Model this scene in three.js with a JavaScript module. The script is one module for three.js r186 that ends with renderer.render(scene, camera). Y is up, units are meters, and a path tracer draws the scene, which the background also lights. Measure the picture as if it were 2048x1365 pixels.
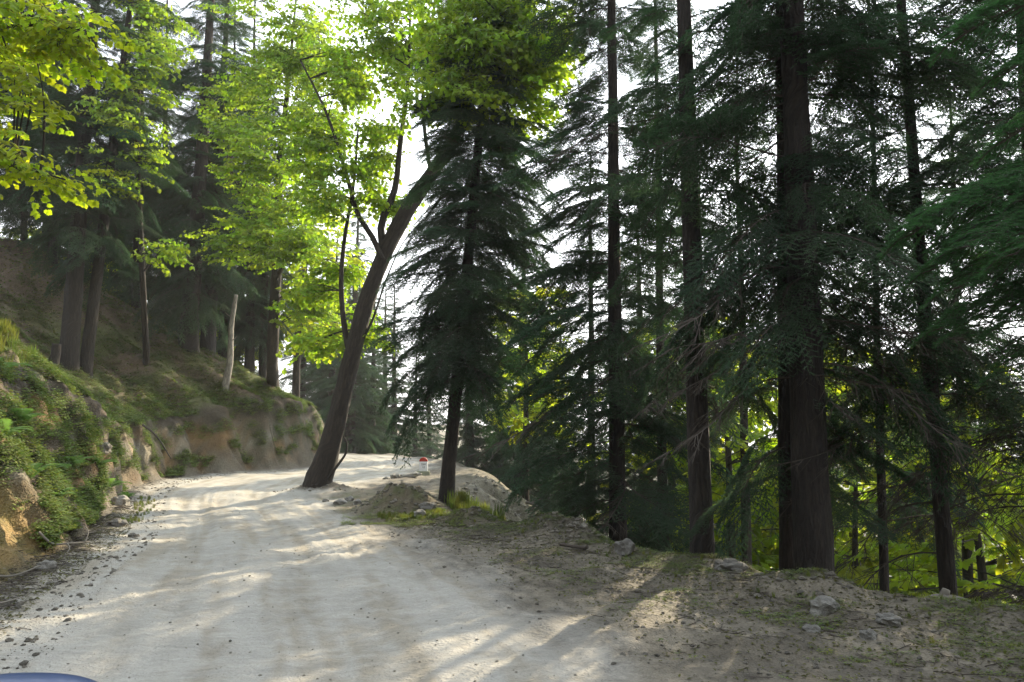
import * as THREE from 'three';
import { mergeGeometries } from 'three/addons/utils/BufferGeometryUtils.js';
import { createNoise2D, createNoise3D } from 'simplex-noise';

// ---------------------------------------------------------------- camera, sky, sun, exposure
const scene = new THREE.Scene();
const EYE = 1.7, PITCH = 6.5 * Math.PI / 180, FOCAL = 1480;
const camera = new THREE.PerspectiveCamera(49.5, 1024 / 682, 0.1, 3000);
camera.position.set(0, EYE, 0);
camera.rotation.set(PITCH, 0, 0);

const SUN_AZ = 22.6 * Math.PI / 180, SUN_EL = 17.5 * Math.PI / 180;
const sunDir = new THREE.Vector3(Math.sin(SUN_AZ) * Math.cos(SUN_EL), Math.sin(SUN_EL), -Math.cos(SUN_AZ) * Math.cos(SUN_EL));
{
  const w = 512, h = 256, a = new Float32Array(w * h * 4), v = new THREE.Vector3();
  for (let j = 0; j < h; j++) for (let i = 0; i < w; i++) {
    const el = ((j + 0.5) / h - 0.5) * Math.PI, az = ((i + 0.5) / w - 0.5) * 2 * Math.PI;
    v.set(Math.cos(el) * Math.cos(az), Math.sin(el), Math.cos(el) * Math.sin(az));
    const up = Math.max(0, v.y), c = Math.max(0, v.dot(sunDir)), ang = Math.acos(Math.min(1, v.dot(sunDir)));
    const halo = Math.exp(-ang / 0.55), t = Math.pow(up, 0.6);
    const k = 1.0 + 1.5 * halo;
    const base = [0.80 * (1 - t) + 0.56 * t, 0.82 * (1 - t) + 0.66 * t, 0.83 * (1 - t) + 0.80 * t];
    const o = (j * w + i) * 4;
    a[o] = base[0] * k + 0.5 * halo; a[o + 1] = base[1] * k + 0.42 * halo; a[o + 2] = base[2] * k + 0.32 * halo; a[o + 3] = 1;
  }
  const sky = new THREE.DataTexture(a, w, h, THREE.RGBAFormat, THREE.FloatType);
  sky.mapping = THREE.EquirectangularReflectionMapping; sky.magFilter = THREE.LinearFilter; sky.minFilter = THREE.LinearFilter; sky.needsUpdate = true;
  scene.background = sky; scene.environment = sky;
}
const sun = new THREE.DirectionalLight(new THREE.Color(1, 0.86, 0.62), 5);
sun.position.copy(sunDir).multiplyScalar(80); sun.target.position.set(0, 0, -12);
sun.castShadow = true; sun.shadow.mapSize.set(4096, 4096);
Object.assign(sun.shadow.camera, { left: -45, right: 45, top: 35, bottom: -35, near: 1, far: 220 });
scene.add(sun, sun.target);
scene.fog = new THREE.FogExp2(new THREE.Color(1, 0.97, 0.9), 0.0009);

const renderer = new THREE.WebGLRenderer({ antialias: true });
renderer.toneMapping = THREE.LinearToneMapping;
renderer.toneMappingExposure = 2.8;
renderer.shadowMap.enabled = true;
renderer.setSize(1024, 682);

// ---------------------------------------------------------------- helpers
function rngOf(seed) { let s = seed >>> 0; return () => { s = (s + 0x6d2b79f5) | 0; let t = Math.imul(s ^ (s >>> 15), 1 | s); t = (t + Math.imul(t ^ (t >>> 7), 61 | t)) ^ t; return ((t ^ (t >>> 14)) >>> 0) / 4294967296; }; }
const R0 = rngOf(77), n2 = createNoise2D(rngOf(5)), n3 = createNoise3D(rngOf(6));
const V = (x, y, z) => new THREE.Vector3(x, y, z);
const clamp = (x, a, b) => Math.min(b, Math.max(a, x)), lerp = (a, b, t) => a + (b - a) * t;
const smooth = (a, b, x) => { const t = clamp((x - a) / (b - a), 0, 1); return t * t * (3 - 2 * t); };
const fbm = (x, y, o = 4) => { let s = 0, a = 0.5; for (let i = 0; i < o; i++) { s += a * n2(x, y); x = x * 2.03 + 7.1; y = y * 2.03 - 3.7; a *= 0.5; } return s; };
const gauss = (r) => (r() + r() + r() + r() - 2) * 0.87;
const used = new Map();
function numbered(n) { const k = used.get(n) ?? 0; used.set(n, k + 1); return k ? n + '_' + String(k).padStart(3, '0') : n; }
function tag(o, label, category, group, kind) { if (label) o.userData.label = label; if (category) o.userData.category = category; if (group) o.userData.group = group; if (kind) o.userData.kind = kind; return o; }
function thing(name, label, category, pos, group) { const g = new THREE.Group(); g.name = numbered(name); g.position.copy(pos); scene.add(g); return tag(g, label, category, group); }
function part(name, geo, mat, parent, kind) { const m = new THREE.Mesh(geo, mat); m.name = name; parent.add(m); if (kind) m.userData.kind = kind; return m; }
// a point of the place seen at photograph pixel (px, py) and at depth d metres: used for measuring only
function at(px, py, d) {
  const x = (px - 1024) / FOCAL, y = -(py - 682.5) / FOCAL, c = Math.cos(PITCH), s = Math.sin(PITCH);
  const wy = y * c + s, wz = y * s - c, k = d / -wz;
  return V(x * k, EYE + wy * k, -d);
}
const xAt = (px, d) => at(px, 851, d).x;
// piecewise smooth line through [d, value] pairs
function line(pts) {
  return (d) => {
    if (d <= pts[0][0]) return pts[0][1];
    for (let i = 1; i < pts.length; i++) if (d <= pts[i][0]) {
      const p1 = pts[i - 1], p2 = pts[i], p0 = pts[i - 2] ?? p1, p3 = pts[i + 1] ?? p2, h = p2[0] - p1[0], t = (d - p1[0]) / h;
      const m1 = p2[0] > p0[0] ? (p2[1] - p0[1]) / (p2[0] - p0[0]) * h : 0, m2 = p3[0] > p1[0] ? (p3[1] - p1[1]) / (p3[0] - p1[0]) * h : 0, t2 = t * t, t3 = t2 * t;
      return (2 * t3 - 3 * t2 + 1) * p1[1] + (t3 - 2 * t2 + t) * m1 + (-2 * t3 + 3 * t2) * p2[1] + (t3 - t2) * m2;
    }
    return pts[pts.length - 1][1];
  };
}
function dataTex(n, f, srgb) {
  const a = new Uint8Array(n * n * 4);
  for (let j = 0; j < n; j++) for (let i = 0; i < n; i++) { const c = f(i / n, j / n), o = (j * n + i) * 4; a[o] = clamp(c[0], 0, 1) * 255; a[o + 1] = clamp(c[1], 0, 1) * 255; a[o + 2] = clamp(c[2], 0, 1) * 255; a[o + 3] = 255; }
  const t = new THREE.DataTexture(a, n, n); t.wrapS = t.wrapT = THREE.RepeatWrapping; t.magFilter = THREE.LinearFilter; t.minFilter = THREE.LinearMipmapLinearFilter; t.generateMipmaps = true;
  if (srgb) t.colorSpace = THREE.SRGBColorSpace; t.needsUpdate = true; return t;
}
const hash = (x, y, s) => { let h = Math.imul(x, 374761393) + Math.imul(y, 668265263) + Math.imul(s, 974634777); h = Math.imul(h ^ (h >>> 13), 1274126177); return ((h ^ (h >>> 16)) >>> 0) / 4294967296; };
function pn(u, v, fx, fy, s) {              // tileable value noise
  const x = u * fx, y = v * fy, x0 = Math.floor(x), y0 = Math.floor(y), a = x - x0, b = y - y0, sa = a * a * (3 - 2 * a), sb = b * b * (3 - 2 * b), g = (i, j) => hash(((i % fx) + fx) % fx, ((j % fy) + fy) % fy, s);
  return lerp(lerp(g(x0, y0), g(x0 + 1, y0), sa), lerp(g(x0, y0 + 1), g(x0 + 1, y0 + 1), sa), sb);
}
function pf(u, v, fx, fy, s, o = 4) { let t = 0, a = 0.5, w = 0; for (let i = 0; i < o; i++) { t += a * pn(u, v, fx << i, fy << i, s + i); w += a; a *= 0.55; } return t / w; }

// textures: fine grain only
const grit = dataTex(1024, (u, v) => { const a = pf(u, v, 10, 10, 3, 6), b = pn(u, v, 260, 260, 9), c = pf(u, v, 60, 60, 20, 3); const g = 0.80 + 0.42 * (a - 0.5) + 0.22 * (b - 0.5) + 0.34 * (c - 0.5); return [g, g, g]; }, false);
const gritBump = dataTex(1024, (u, v) => { const a = pf(u, v, 14, 14, 33, 6), p = Math.pow(pn(u, v, 120, 120, 41), 3), q = Math.pow(pn(u, v, 300, 300, 43), 3); const g = 0.55 * a + 0.3 * p + 0.2 * q; return [g, g, g]; }, false);
const dust = dataTex(1024, (v, u) => { const a = pf(u, v, 6, 14, 63, 6), b = pn(u, v, 300, 300, 9), c = pf(u, v, 24, 90, 70, 3), s = Math.max(0, pf(u, v, 40, 160, 80, 2) - 0.66); const g = 0.80 + 0.24 * (a - 0.5) + 0.13 * (b - 0.5) + 0.22 * (c - 0.5) + 0.5 * s; return [g, g * 0.992, g * 0.98]; }, false);
const barkTex = dataTex(512, (u, v) => { const w = u + 0.05 * (pf(u, v, 4, 4, 8, 3) - 0.5); const a = Math.abs(pf(w, v, 14, 4, 11, 4) - 0.5) * 2, b = pf(w, v, 40, 24, 13, 3); const g = 0.25 + 0.75 * Math.pow(a, 0.6) * (0.6 + 0.5 * b); return [g, g * 0.97, g * 0.93]; }, false);
const litterTex = dataTex(1024, (u, v) => { const a = pf(u, v, 30, 30, 91, 5), b = pn(u, v, 190, 190, 95), c = pn(u, v, 90, 400, 96), d = pn(u, v, 400, 90, 97); const g = 0.76 + 0.6 * (a - 0.5) + 0.45 * (b - 0.5) + 0.4 * Math.max(0, c - 0.6) + 0.4 * Math.max(0, d - 0.6); return [g * 1.05, g, g * 0.9]; }, false);

const M = {
  road: new THREE.MeshStandardMaterial({ vertexColors: true, map: dust, bumpMap: gritBump, bumpScale: 0.022, roughness: 1 }),
  clearing: new THREE.MeshStandardMaterial({ vertexColors: true, map: grit, bumpMap: gritBump, bumpScale: 0.03, roughness: 1 }),
  bank: new THREE.MeshStandardMaterial({ vertexColors: true, map: grit, bumpMap: gritBump, bumpScale: 0.06, roughness: 1 }),
  litter: new THREE.MeshStandardMaterial({ vertexColors: true, map: litterTex, bumpMap: litterTex, bumpScale: 0.03, roughness: 1 }),
  barkMaple: new THREE.MeshStandardMaterial({ color: new THREE.Color().setRGB(0.062, 0.047, 0.034), map: barkTex, bumpMap: barkTex, bumpScale: 0.03, roughness: 0.95 }),
  barkFir: new THREE.MeshStandardMaterial({ color: new THREE.Color().setRGB(0.055, 0.042, 0.034), map: barkTex, bumpMap: barkTex, bumpScale: 0.035, roughness: 0.95 }),
  barkGrey: new THREE.MeshStandardMaterial({ color: new THREE.Color().setRGB(0.42, 0.38, 0.32), map: barkTex, bumpMap: barkTex, bumpScale: 0.012, roughness: 0.9 }),
  wood: new THREE.MeshStandardMaterial({ color: new THREE.Color().setRGB(0.07, 0.055, 0.042), roughness: 1 }),
  deadwood: new THREE.MeshStandardMaterial({ color: new THREE.Color().setRGB(0.2, 0.175, 0.14), roughness: 1 }),
  needle: new THREE.MeshPhysicalMaterial({ color: new THREE.Color().setRGB(0.046, 0.1, 0.04), roughness: 1, transmission: 0.52, thickness: 0, specularIntensity: 0.3 }),
  leaf: new THREE.MeshPhysicalMaterial({ color: new THREE.Color().setRGB(0.25, 0.385, 0.016), roughness: 1, transmission: 0.62, thickness: 0, specularIntensity: 0.35 }),
  litLeaf: new THREE.MeshPhysicalMaterial({ color: new THREE.Color().setRGB(0.36, 0.47, 0.015), roughness: 1, transmission: 0.78, thickness: 0, specularIntensity: 0.3 }),  // brighter copy of leaf: backlit sun glow put into its colour
  herb: new THREE.MeshPhysicalMaterial({ color: new THREE.Color().setRGB(0.13, 0.22, 0.04), roughness: 1, transmission: 0.4, thickness: 0, specularIntensity: 0.3 }),
  fern: new THREE.MeshPhysicalMaterial({ color: new THREE.Color().setRGB(0.13, 0.24, 0.045), roughness: 1, transmission: 0.5, thickness: 0, specularIntensity: 0.3 }),
  stone: new THREE.MeshStandardMaterial({ color: new THREE.Color().setRGB(0.33, 0.305, 0.26), map: grit, bumpMap: gritBump, bumpScale: 0.02, roughness: 0.95 }),
  earth: new THREE.MeshStandardMaterial({ color: new THREE.Color().setRGB(0.3, 0.25, 0.18), map: grit, bumpMap: gritBump, bumpScale: 0.05, roughness: 1 }),
  whitePaint: new THREE.MeshStandardMaterial({ color: new THREE.Color().setRGB(0.75, 0.74, 0.74), roughness: 0.7 }),
  redPaint: new THREE.MeshStandardMaterial({ color: new THREE.Color().setRGB(0.4, 0.03, 0.015), roughness: 0.7 }),
  concrete: new THREE.MeshStandardMaterial({ color: new THREE.Color().setRGB(0.36, 0.36, 0.25), map: grit, bumpMap: gritBump, bumpScale: 0.01, roughness: 0.95 }),
  carPaint: new THREE.MeshPhysicalMaterial({ color: new THREE.Color().setRGB(0.008, 0.03, 0.11), roughness: 0.5, clearcoat: 0.4, clearcoatRoughness: 0.15 }),
  rubber: new THREE.MeshStandardMaterial({ color: new THREE.Color().setRGB(0.03, 0.03, 0.032), roughness: 0.8 }),
};

// ---------------------------------------------------------------- the ground
// all measured in metres: d is forward (minus z), x is to the right
const edgeL = line([[-40, -2.2], [0, -2.9], [5.6, -3.9], [7.2, -4.5], [10, -5.4], [13.2, -6.6], [17, -8.3], [20, -9.5], [23, -10.1], [25.5, -10], [27.2, -9], [28.8, -8], [31.5, -7.4], [36, -7.9], [40, -10], [46, -15], [60, -24], [80, -26]]);
const edgeR = line([[-40, 2], [0, 1.6], [5, 0.7], [8, -0.4], [10, -1.2], [13.2, -2.55], [16, -3.8], [19.3, -4.6], [22, -4.5], [26, -3.7], [30, -3.5], [36, -4.2], [40, -6], [46, -11], [60, -20], [80, -22]]);
const drop = line([[-40, 8], [0, 6.2], [4, 5.4], [6.4, 4.7], [7.3, 4.2], [8.1, 3.3], [8.7, 2.8], [10, 2.1], [10.9, 1.4], [12.6, 0.3], [14, -0.9], [16, -1.45], [20, -1.5], [24, -1.2], [28, -1.5], [32, -2.4], [36, -3.2], [40, -5], [46, -10], [60, -19], [80, -21]]);
const bankH = line([[-40, 3], [0, 3], [9, 3.2], [11, 3.1], [14.5, 2.5], [17, 2.1], [19.5, 1.75], [23, 1.8], [26, 2.05], [29, 2.6], [34, 2.3], [40, 1.4], [60, 1]]);
const hillK = line([[-40, 0.7], [26, 0.78], [30, 0.62], [34, 0.3], [42, 0.12], [80, 0.1]]);
const mounds = [   // [px, d, radius x, radius d, height]
  [812, 15.3, 0.8, 0.7, 0.46], [775, 15.6, 0.5, 0.45, 0.18], [950, 13.6, 0.7, 0.45, 0.2], [1120, 11.7, 0.75, 0.5, 0.24], [1165, 11.3, 0.45, 0.4, 0.1], [1610, 8.0, 0.7, 0.4, 0.12], [650, 19.2, 1.0, 0.7, 0.22],
].map((m) => [xAt(m[0], m[1]), m[1], m[2], m[3], m[4]]);
function moundAt(x, d) { let h = 0; for (const m of mounds) { const q = ((x - m[0]) / m[2]) ** 2 + ((d - m[1]) / m[3]) ** 2; if (q < 2.2) h += m[4] * Math.exp(-1.7 * q) * (1 + 0.3 * fbm(x * 3, d * 3, 3)); } return h; }
function roadTracks(x, d) {                 // ruts and washboard of the driven lane
  const l = edgeL(d), r = edgeR(d), t = (x - l) / (r - l); let h = 0;
  for (const c of [0.27, 0.62]) { const q = (t - c) * 9; h -= 0.03 * Math.exp(-q * q); }
  return h + 0.016 * n2(t * 16, d * 0.12) + 0.007 * n2(t * 40, d * 0.25);
}
function ground(x, d) {
  const l = edgeL(d), D = drop(d); let h = 0.05 * n2(x * 0.22, d * 0.22) + 0.025 * n2(x * 0.8, d * 0.8);
  h *= smooth(0, 8, d + 4);
  if (x < l) {
    let s = (l - x) * 0.92;
    const rough = smooth(0.2, 1, s);
    s += rough * (0.3 * n2(d * 0.5, 3) + 0.09 * n2(d * 1.5, x * 0.6) + 0.025 * n2(d * 4.5, x * 3));
    const H = bankH(d), face = smooth(0.4, lerp(2.9, 1.35, smooth(11, 17, d)), s);
    h += 0.07 * smooth(0, 0.5, s) - 0.1 * Math.exp(-(((s - 0.62) / 0.16) ** 2));
    h += H * (0.25 * face + 0.75 * Math.pow(face, 1.25));
    const q = Math.max(0, s - lerp(2.6, 1.4, smooth(11, 17, d))), R = 8.5;
    h += hillK(d) * (q < R ? q : R) - 0.35 * Math.max(0, q - R - 1.5) * smooth(0, 3, q - R);
    h += smooth(0.6, 3, s) * (0.22 * fbm(x * 0.5, d * 0.5, 3) + 0.05 * n2(x * 3, d * 3));
    if (q > 40) h = Math.max(h, -6);
  } else {
    h += roadTracks(x, d) * smooth(0, 0.4, x - l) * (1 - smooth(-0.3, 0.8, x - edgeR(d)));
    const c = smooth(-0.4, 0.6, x - edgeR(d)); h += c * (0.03 * n2(x * 1.1 + 9, d * 1.1) + 0.016 * n2(x * 4, d * 4));
    h += moundAt(x, d);
    const s = x - D + 0.3 * n2(d * 0.5, 11) + 0.12 * n2(d * 2, 4);
    h += 0.06 * Math.exp(-(((s + 0.35) / 0.35) ** 2)) * (1 + n2(d * 1.3, 30));
    const q = Math.max(0, s), a = Math.min(q, 11);
    h -= 0.82 * (a - 0.35 * (1 - Math.exp(-a / 0.35))) + 0.28 * Math.max(0, Math.min(q - 11, 70));
    h += smooth(0, 2, q) * 0.3 * fbm(x * 0.35, d * 0.35, 3);
  }
  if (d > 44) h = lerp(h, Math.min(h, -4 + 0.02 * -x), smooth(44, 70, d) * smooth(-22, -12, x));
  return h;
}
const gAt = (px, d) => { const x = xAt(px, d); return V(x, ground(x, d), -d); };
{
  const rows = [], push = (a, b, st) => { for (let v = a; v < b - 1e-6; v += st) rows.push(v); };
  push(-20, 0, 2); push(0, 4, 0.4); push(4, 14, 0.07); push(14, 24, 0.1); push(24, 37, 0.16); push(37, 60, 0.7); push(60, 120, 5); push(120, 700, 45); rows.push(700);
  const cols = [], add = (k, v) => cols.push([k, v]);
  for (const v of [500, 300, 180, 110, 70, 50, 38, 30, 25, 21, 18, 16]) add('L', v);
  for (let v = 14; v > 4.01; v -= 0.25) add('L', v);
  for (let v = 4; v > 0.03; v -= 0.06) add('L', v);
  const NR = 120; for (let i = 0; i <= NR; i++) add('M', i / NR);
  for (let v = 0.07; v < 3; v += 0.09) add('R', v);
  for (let v = 3; v < 14; v += 0.5) add('R', v);
  for (const v of [15, 17, 20, 24, 29, 35, 43, 55, 70, 95, 140, 220, 350, 550]) add('R', v);
  const nc = cols.length, nr = rows.length, pos = new Float32Array(nr * nc * 3), col = new Float32Array(nr * nc * 3), uv = new Float32Array(nr * nc * 2), kind = new Uint8Array(nr * nc);
  const cMix = (c, d, t) => [lerp(c[0], d[0], t), lerp(c[1], d[1], t), lerp(c[2], d[2], t)];
  for (let j = 0; j < nr; j++) for (let i = 0; i < nc; i++) {
    const d = rows[j], [k, v] = cols[i], l = edgeL(d), D = drop(d), o = j * nc + i;
    const x = k === 'L' ? l - v : k === 'R' ? D + v : lerp(l, D, v), y = ground(x, d);
    pos.set([x, y, -d], o * 3);
    uv.set([d / 3, (y * 0.9 - x) / 3], o * 2);
    const s = l - x, big = fbm(x * 0.45, d * 0.45, 4), fine = fbm(x * 2.2 + 40, d * 2.2, 3);
    const toR = x - edgeR(d) + 0.7 * fbm(x * 0.6 + 5, d * 0.35, 3);
    let c;
    const dirt = cMix([0.20, 0.168, 0.122], [0.115, 0.094, 0.066], smooth(-0.25, 0.35, big + fine * 0.5));
    const pale = cMix([0.45, 0.42, 0.365], [0.36, 0.315, 0.245], smooth(-0.15, 0.45, 0.7 * fbm((x - l) * 1.7, d * 0.13, 3) + 0.3 * fbm((x - l) * 5.5, d * 0.2 + 9, 2) + 0.35 * fbm(x * 3.5, d * 3, 3)));
    if (k === 'L') {
      const H = Math.max(0.3, bankH(d));
      const top = lerp(2.7, 1.6, smooth(11, 17, d)), face = smooth(0.5, 0.9, s) * (1 - smooth(top - 0.3, top + 0.3, s));
      c = cMix(pale, cMix([0.24, 0.205, 0.155], [0.15, 0.125, 0.09], smooth(-0.3, 0.3, fine)), smooth(0, 0.45, s + 0.3 * fine));
      const rock = smooth(0.05, 0.3, fbm(d * 0.5, y * 0.9 + 7, 3)), rust = smooth(0.1, 0.35, fbm(d * 0.45 + 21, y * 0.8, 3)), moss = smooth(-0.15, 0.2, fbm(d * 0.8 + 50, y * 1.2, 4));
      let f = cMix([0.2, 0.155, 0.1], [0.36, 0.33, 0.26], rock); f = cMix(f, [0.42, 0.25, 0.1], rust * 0.8); f = cMix(f, [0.09, 0.11, 0.04], moss * 0.75);
      { const w = smooth(17.5, 18.5, d) * (1 - smooth(27, 28, d)); f = cMix(f, cMix([0.4, 0.33, 0.22], [0.42, 0.24, 0.09], smooth(-0.1, 0.25, fbm(d * 0.6 + 3, y * 0.5, 3))), w * 0.62 * smooth(-0.3, 0.05, fbm(d * 1.2, y + 3, 3))); }
      { const w = smooth(7, 7.8, d) * (1 - smooth(9.8, 10.8, d)) * (1 - smooth(0.7, 1.2, y + 0.3 * fine)); f = cMix(f, cMix([0.5, 0.33, 0.12], [0.3, 0.22, 0.06], smooth(-0.2, 0.2, fbm(d * 3, y * 4, 3))), w * 0.85); }  // ochre earth low on the near bank, with golden sunlight painted into it
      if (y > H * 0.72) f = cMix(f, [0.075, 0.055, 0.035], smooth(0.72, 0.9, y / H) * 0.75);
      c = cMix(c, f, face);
      const green = smooth(-0.2, 0.25, fbm(x * 0.5 + 3, d * 0.5, 4)) * (1 - smooth(5, 8, s));
      c = cMix(c, cMix([0.21, 0.155, 0.105], [0.21, 0.23, 0.085], green), smooth(top - 0.3, top + 0.3, s + 0.3 * fine));
      kind[o] = s < 0.5 ? 1 : s < top ? 2 : 3;
    } else if (k === 'M') {
      const speck = fbm(x * 5, d * 5, 3), lane = n2((x - edgeR(d)) * 5, d * 0.1) * smooth(-0.5, 0.2, toR) * (1 - smooth(1.6, 2.6, toR)); c = cMix(pale, dirt, smooth(-0.6, 0.8, toR)); { const t = (x - l) / (edgeR(d) - l); let w = 0; for (const q of [0.2, 0.3, 0.58, 0.66]) w += Math.exp(-(((t - q + 0.02 * n2(d * 0.3, q * 9)) / 0.022) ** 2)) * (0.5 + 0.5 * n2(d * 0.5, q * 30)); w *= 0.2 * (1 - 0.35 * Math.sin(d * 40)); c = [c[0] * (1 - w), c[1] * (1 - w * 1.08), c[2] * (1 - w * 1.25)]; } { const w = 1 + smooth(-0.4, 0.5, toR) * 0.5 * speck + 0.12 * lane; c = [c[0] * w, c[1] * w, c[2] * w * 0.99]; }
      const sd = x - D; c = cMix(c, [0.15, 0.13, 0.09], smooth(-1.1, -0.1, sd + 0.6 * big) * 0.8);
      const mo = moundAt(x, d); if (mo > 0.04) c = cMix(c, cMix([0.13, 0.105, 0.075], [0.085, 0.08, 0.04], smooth(0, 0.3, fine)), smooth(0.04, 0.14, mo)); { const w = smooth(12.6, 13.6, d) * (1 - smooth(18, 20, d)) * smooth(-0.3, 0.5, toR); c = cMix(c, cMix([0.17, 0.135, 0.08], [0.12, 0.12, 0.045], smooth(-0.1, 0.25, fine)), w * 0.8); }
      kind[o] = toR < 0.1 ? 0 : 1;
    } else {
      const scree = smooth(16, 19, d) * (1 - smooth(27, 31, d));
      c = cMix([0.12, 0.10, 0.07], [0.07, 0.085, 0.035], smooth(-0.2, 0.3, big)); c = cMix(c, [0.33, 0.30, 0.245], scree * (1 - smooth(2.5, 4.5, v)) * (0.55 + 0.45 * smooth(-0.3, 0.3, fine)));
      kind[o] = 4;
    }
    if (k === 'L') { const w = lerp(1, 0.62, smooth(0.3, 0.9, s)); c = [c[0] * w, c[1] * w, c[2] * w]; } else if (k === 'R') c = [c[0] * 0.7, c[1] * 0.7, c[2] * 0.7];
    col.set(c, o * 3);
  }
  const index = [], sub = [[], [], [], [], []];
  for (let j = 0; j < nr - 1; j++) for (let i = 0; i < nc - 1; i++) {
    const a = j * nc + i, b = a + 1, e = a + nc, f = e + 1, t = [a, b, f, a, f, e];
    index.push(...t); sub[kind[b]].push(...t);
  }
  const whole = new THREE.BufferGeometry(); whole.setAttribute('position', new THREE.BufferAttribute(pos, 3)); whole.setIndex(index); whole.computeVertexNormals();
  let nor = whole.attributes.normal.array;
  for (let o = 0; o < nr * nc; o++) {       // lumps pushed out of the bank face, along its own normal
    const s = edgeL(-pos[o * 3 + 2]) - pos[o * 3]; if (s < 0.4 || s > 3.2) continue;
    const x = pos[o * 3], y = pos[o * 3 + 1], z = pos[o * 3 + 2], w = smooth(0.4, 0.8, s) * (1 - smooth(2.4, 3.2, s));
    const k = w * (0.07 * n3(x * 1.1, y * 1.6, z * 1.1) + 0.055 * n3(x * 2.6, y * 2.6, z * 2.6) + 0.035 * n3(x * 7, y * 7, z * 7));
    for (let c = 0; c < 3; c++) pos[o * 3 + c] += nor[o * 3 + c] * k;
  }
  whole.computeVertexNormals(); nor = whole.attributes.normal.array;
  const names = [['dirt_road', M.road], ['dirt_verge', M.clearing], ['earth_bank', M.bank], ['hillside', M.litter], ['valley_slope', M.litter]];
  sub.forEach((idx, n) => {
    const map = new Map(), ni = new Uint32Array(idx.length), P = [], N = [], C = [], U = [];
    idx.forEach((o, q) => { let m = map.get(o); if (m === undefined) { m = map.size; map.set(o, m); P.push(pos[o * 3], pos[o * 3 + 1], pos[o * 3 + 2]); N.push(nor[o * 3], nor[o * 3 + 1], nor[o * 3 + 2]); C.push(col[o * 3], col[o * 3 + 1], col[o * 3 + 2]); U.push(uv[o * 2], uv[o * 2 + 1]); } ni[q] = m; });
    const g = new THREE.BufferGeometry(); g.setIndex(new THREE.BufferAttribute(ni, 1));
    g.setAttribute('position', new THREE.Float32BufferAttribute(P, 3)); g.setAttribute('normal', new THREE.Float32BufferAttribute(N, 3)); g.setAttribute('color', new THREE.Float32BufferAttribute(C, 3)); g.setAttribute('uv', new THREE.Float32BufferAttribute(U, 2));
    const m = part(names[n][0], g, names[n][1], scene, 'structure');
    m.userData.label = ['pale dusty dirt road curving left past the leaning tree', 'bare brown dirt verge between the road and its edges', 'steep cut earth bank with moss and rust patches left of road', 'forest floor rising above the earth bank', 'ground falling away into the valley right of the road'][n];
  });
}

// ---------------------------------------------------------------- geometry builders
function tube(pts, rad, seg, sides, bump = 0, seed = 0, cap = true) {
  const curve = new THREE.CatmullRomCurve3(pts, false, 'centripetal'), P = [], U = [], I = [], fr = curve.computeFrenetFrames(seg, false), L = curve.getLength();
  for (let i = 0; i <= seg; i++) {
    const t = i / seg, c = curve.getPointAt(t), r = rad(t);
    for (let k = 0; k <= sides; k++) {
      const a = k / sides * Math.PI * 2, q = V(0, 0, 0).addScaledVector(fr.normals[i], Math.cos(a)).addScaledVector(fr.binormals[i], Math.sin(a));
      const rr = r * (1 + bump * n3(q.x * 1.3 + seed, t * L * 1.1, q.z * 1.3) + bump * 0.6 * n3(q.x * 3.1 + seed, t * L * 2.5, q.z * 3.1));
      P.push(c.x + q.x * rr, c.y + q.y * rr, c.z + q.z * rr); U.push(k / sides * Math.max(1, Math.round(r * 6.3 / 0.7)), t * L / 1.1);
    }
  }
  const n = sides + 1;
  for (let i = 0; i < seg; i++) for (let k = 0; k < sides; k++) { const a = i * n + k; I.push(a, a + 1, a + n, a + 1, a + n + 1, a + n); }
  if (cap) { const c = P.length / 3, e = curve.getPointAt(1); P.push(e.x, e.y, e.z); U.push(0.5, L); for (let k = 0; k < sides; k++) I.push(seg * n + k, seg * n + k + 1, c); }
  const g = new THREE.BufferGeometry(); g.setAttribute('position', new THREE.Float32BufferAttribute(P, 3)); g.setAttribute('uv', new THREE.Float32BufferAttribute(U, 2)); g.setIndex(I); g.computeVertexNormals(); return g;
}
class Soup {                                 // collects triangles
  constructor() { this.p = []; }
  tri(a, b, c) { this.p.push(a.x, a.y, a.z, b.x, b.y, b.z, c.x, c.y, c.z); }
  twig(a, b, r) {                            // a three-sided stick
    const d = b.clone().sub(a).normalize(), u = Math.abs(d.y) < 0.9 ? V(0, 1, 0).cross(d).normalize() : V(1, 0, 0).cross(d).normalize(), w = d.clone().cross(u), q = [];
    for (let k = 0; k < 3; k++) q.push(u.clone().multiplyScalar(Math.cos(k * 2.094) * r).addScaledVector(w, Math.sin(k * 2.094) * r));
    for (let k = 0; k < 3; k++) { const A = a.clone().add(q[k]), B = a.clone().add(q[(k + 1) % 3]), C = b.clone().addScaledVector(q[k], 0.5), D = b.clone().addScaledVector(q[(k + 1) % 3], 0.5); this.tri(A, B, D); this.tri(A, D, C); }
  }
  geo() { const g = new THREE.BufferGeometry(); g.setAttribute('position', new THREE.Float32BufferAttribute(this.p, 3)); g.computeVertexNormals(); return g; }
}
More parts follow.
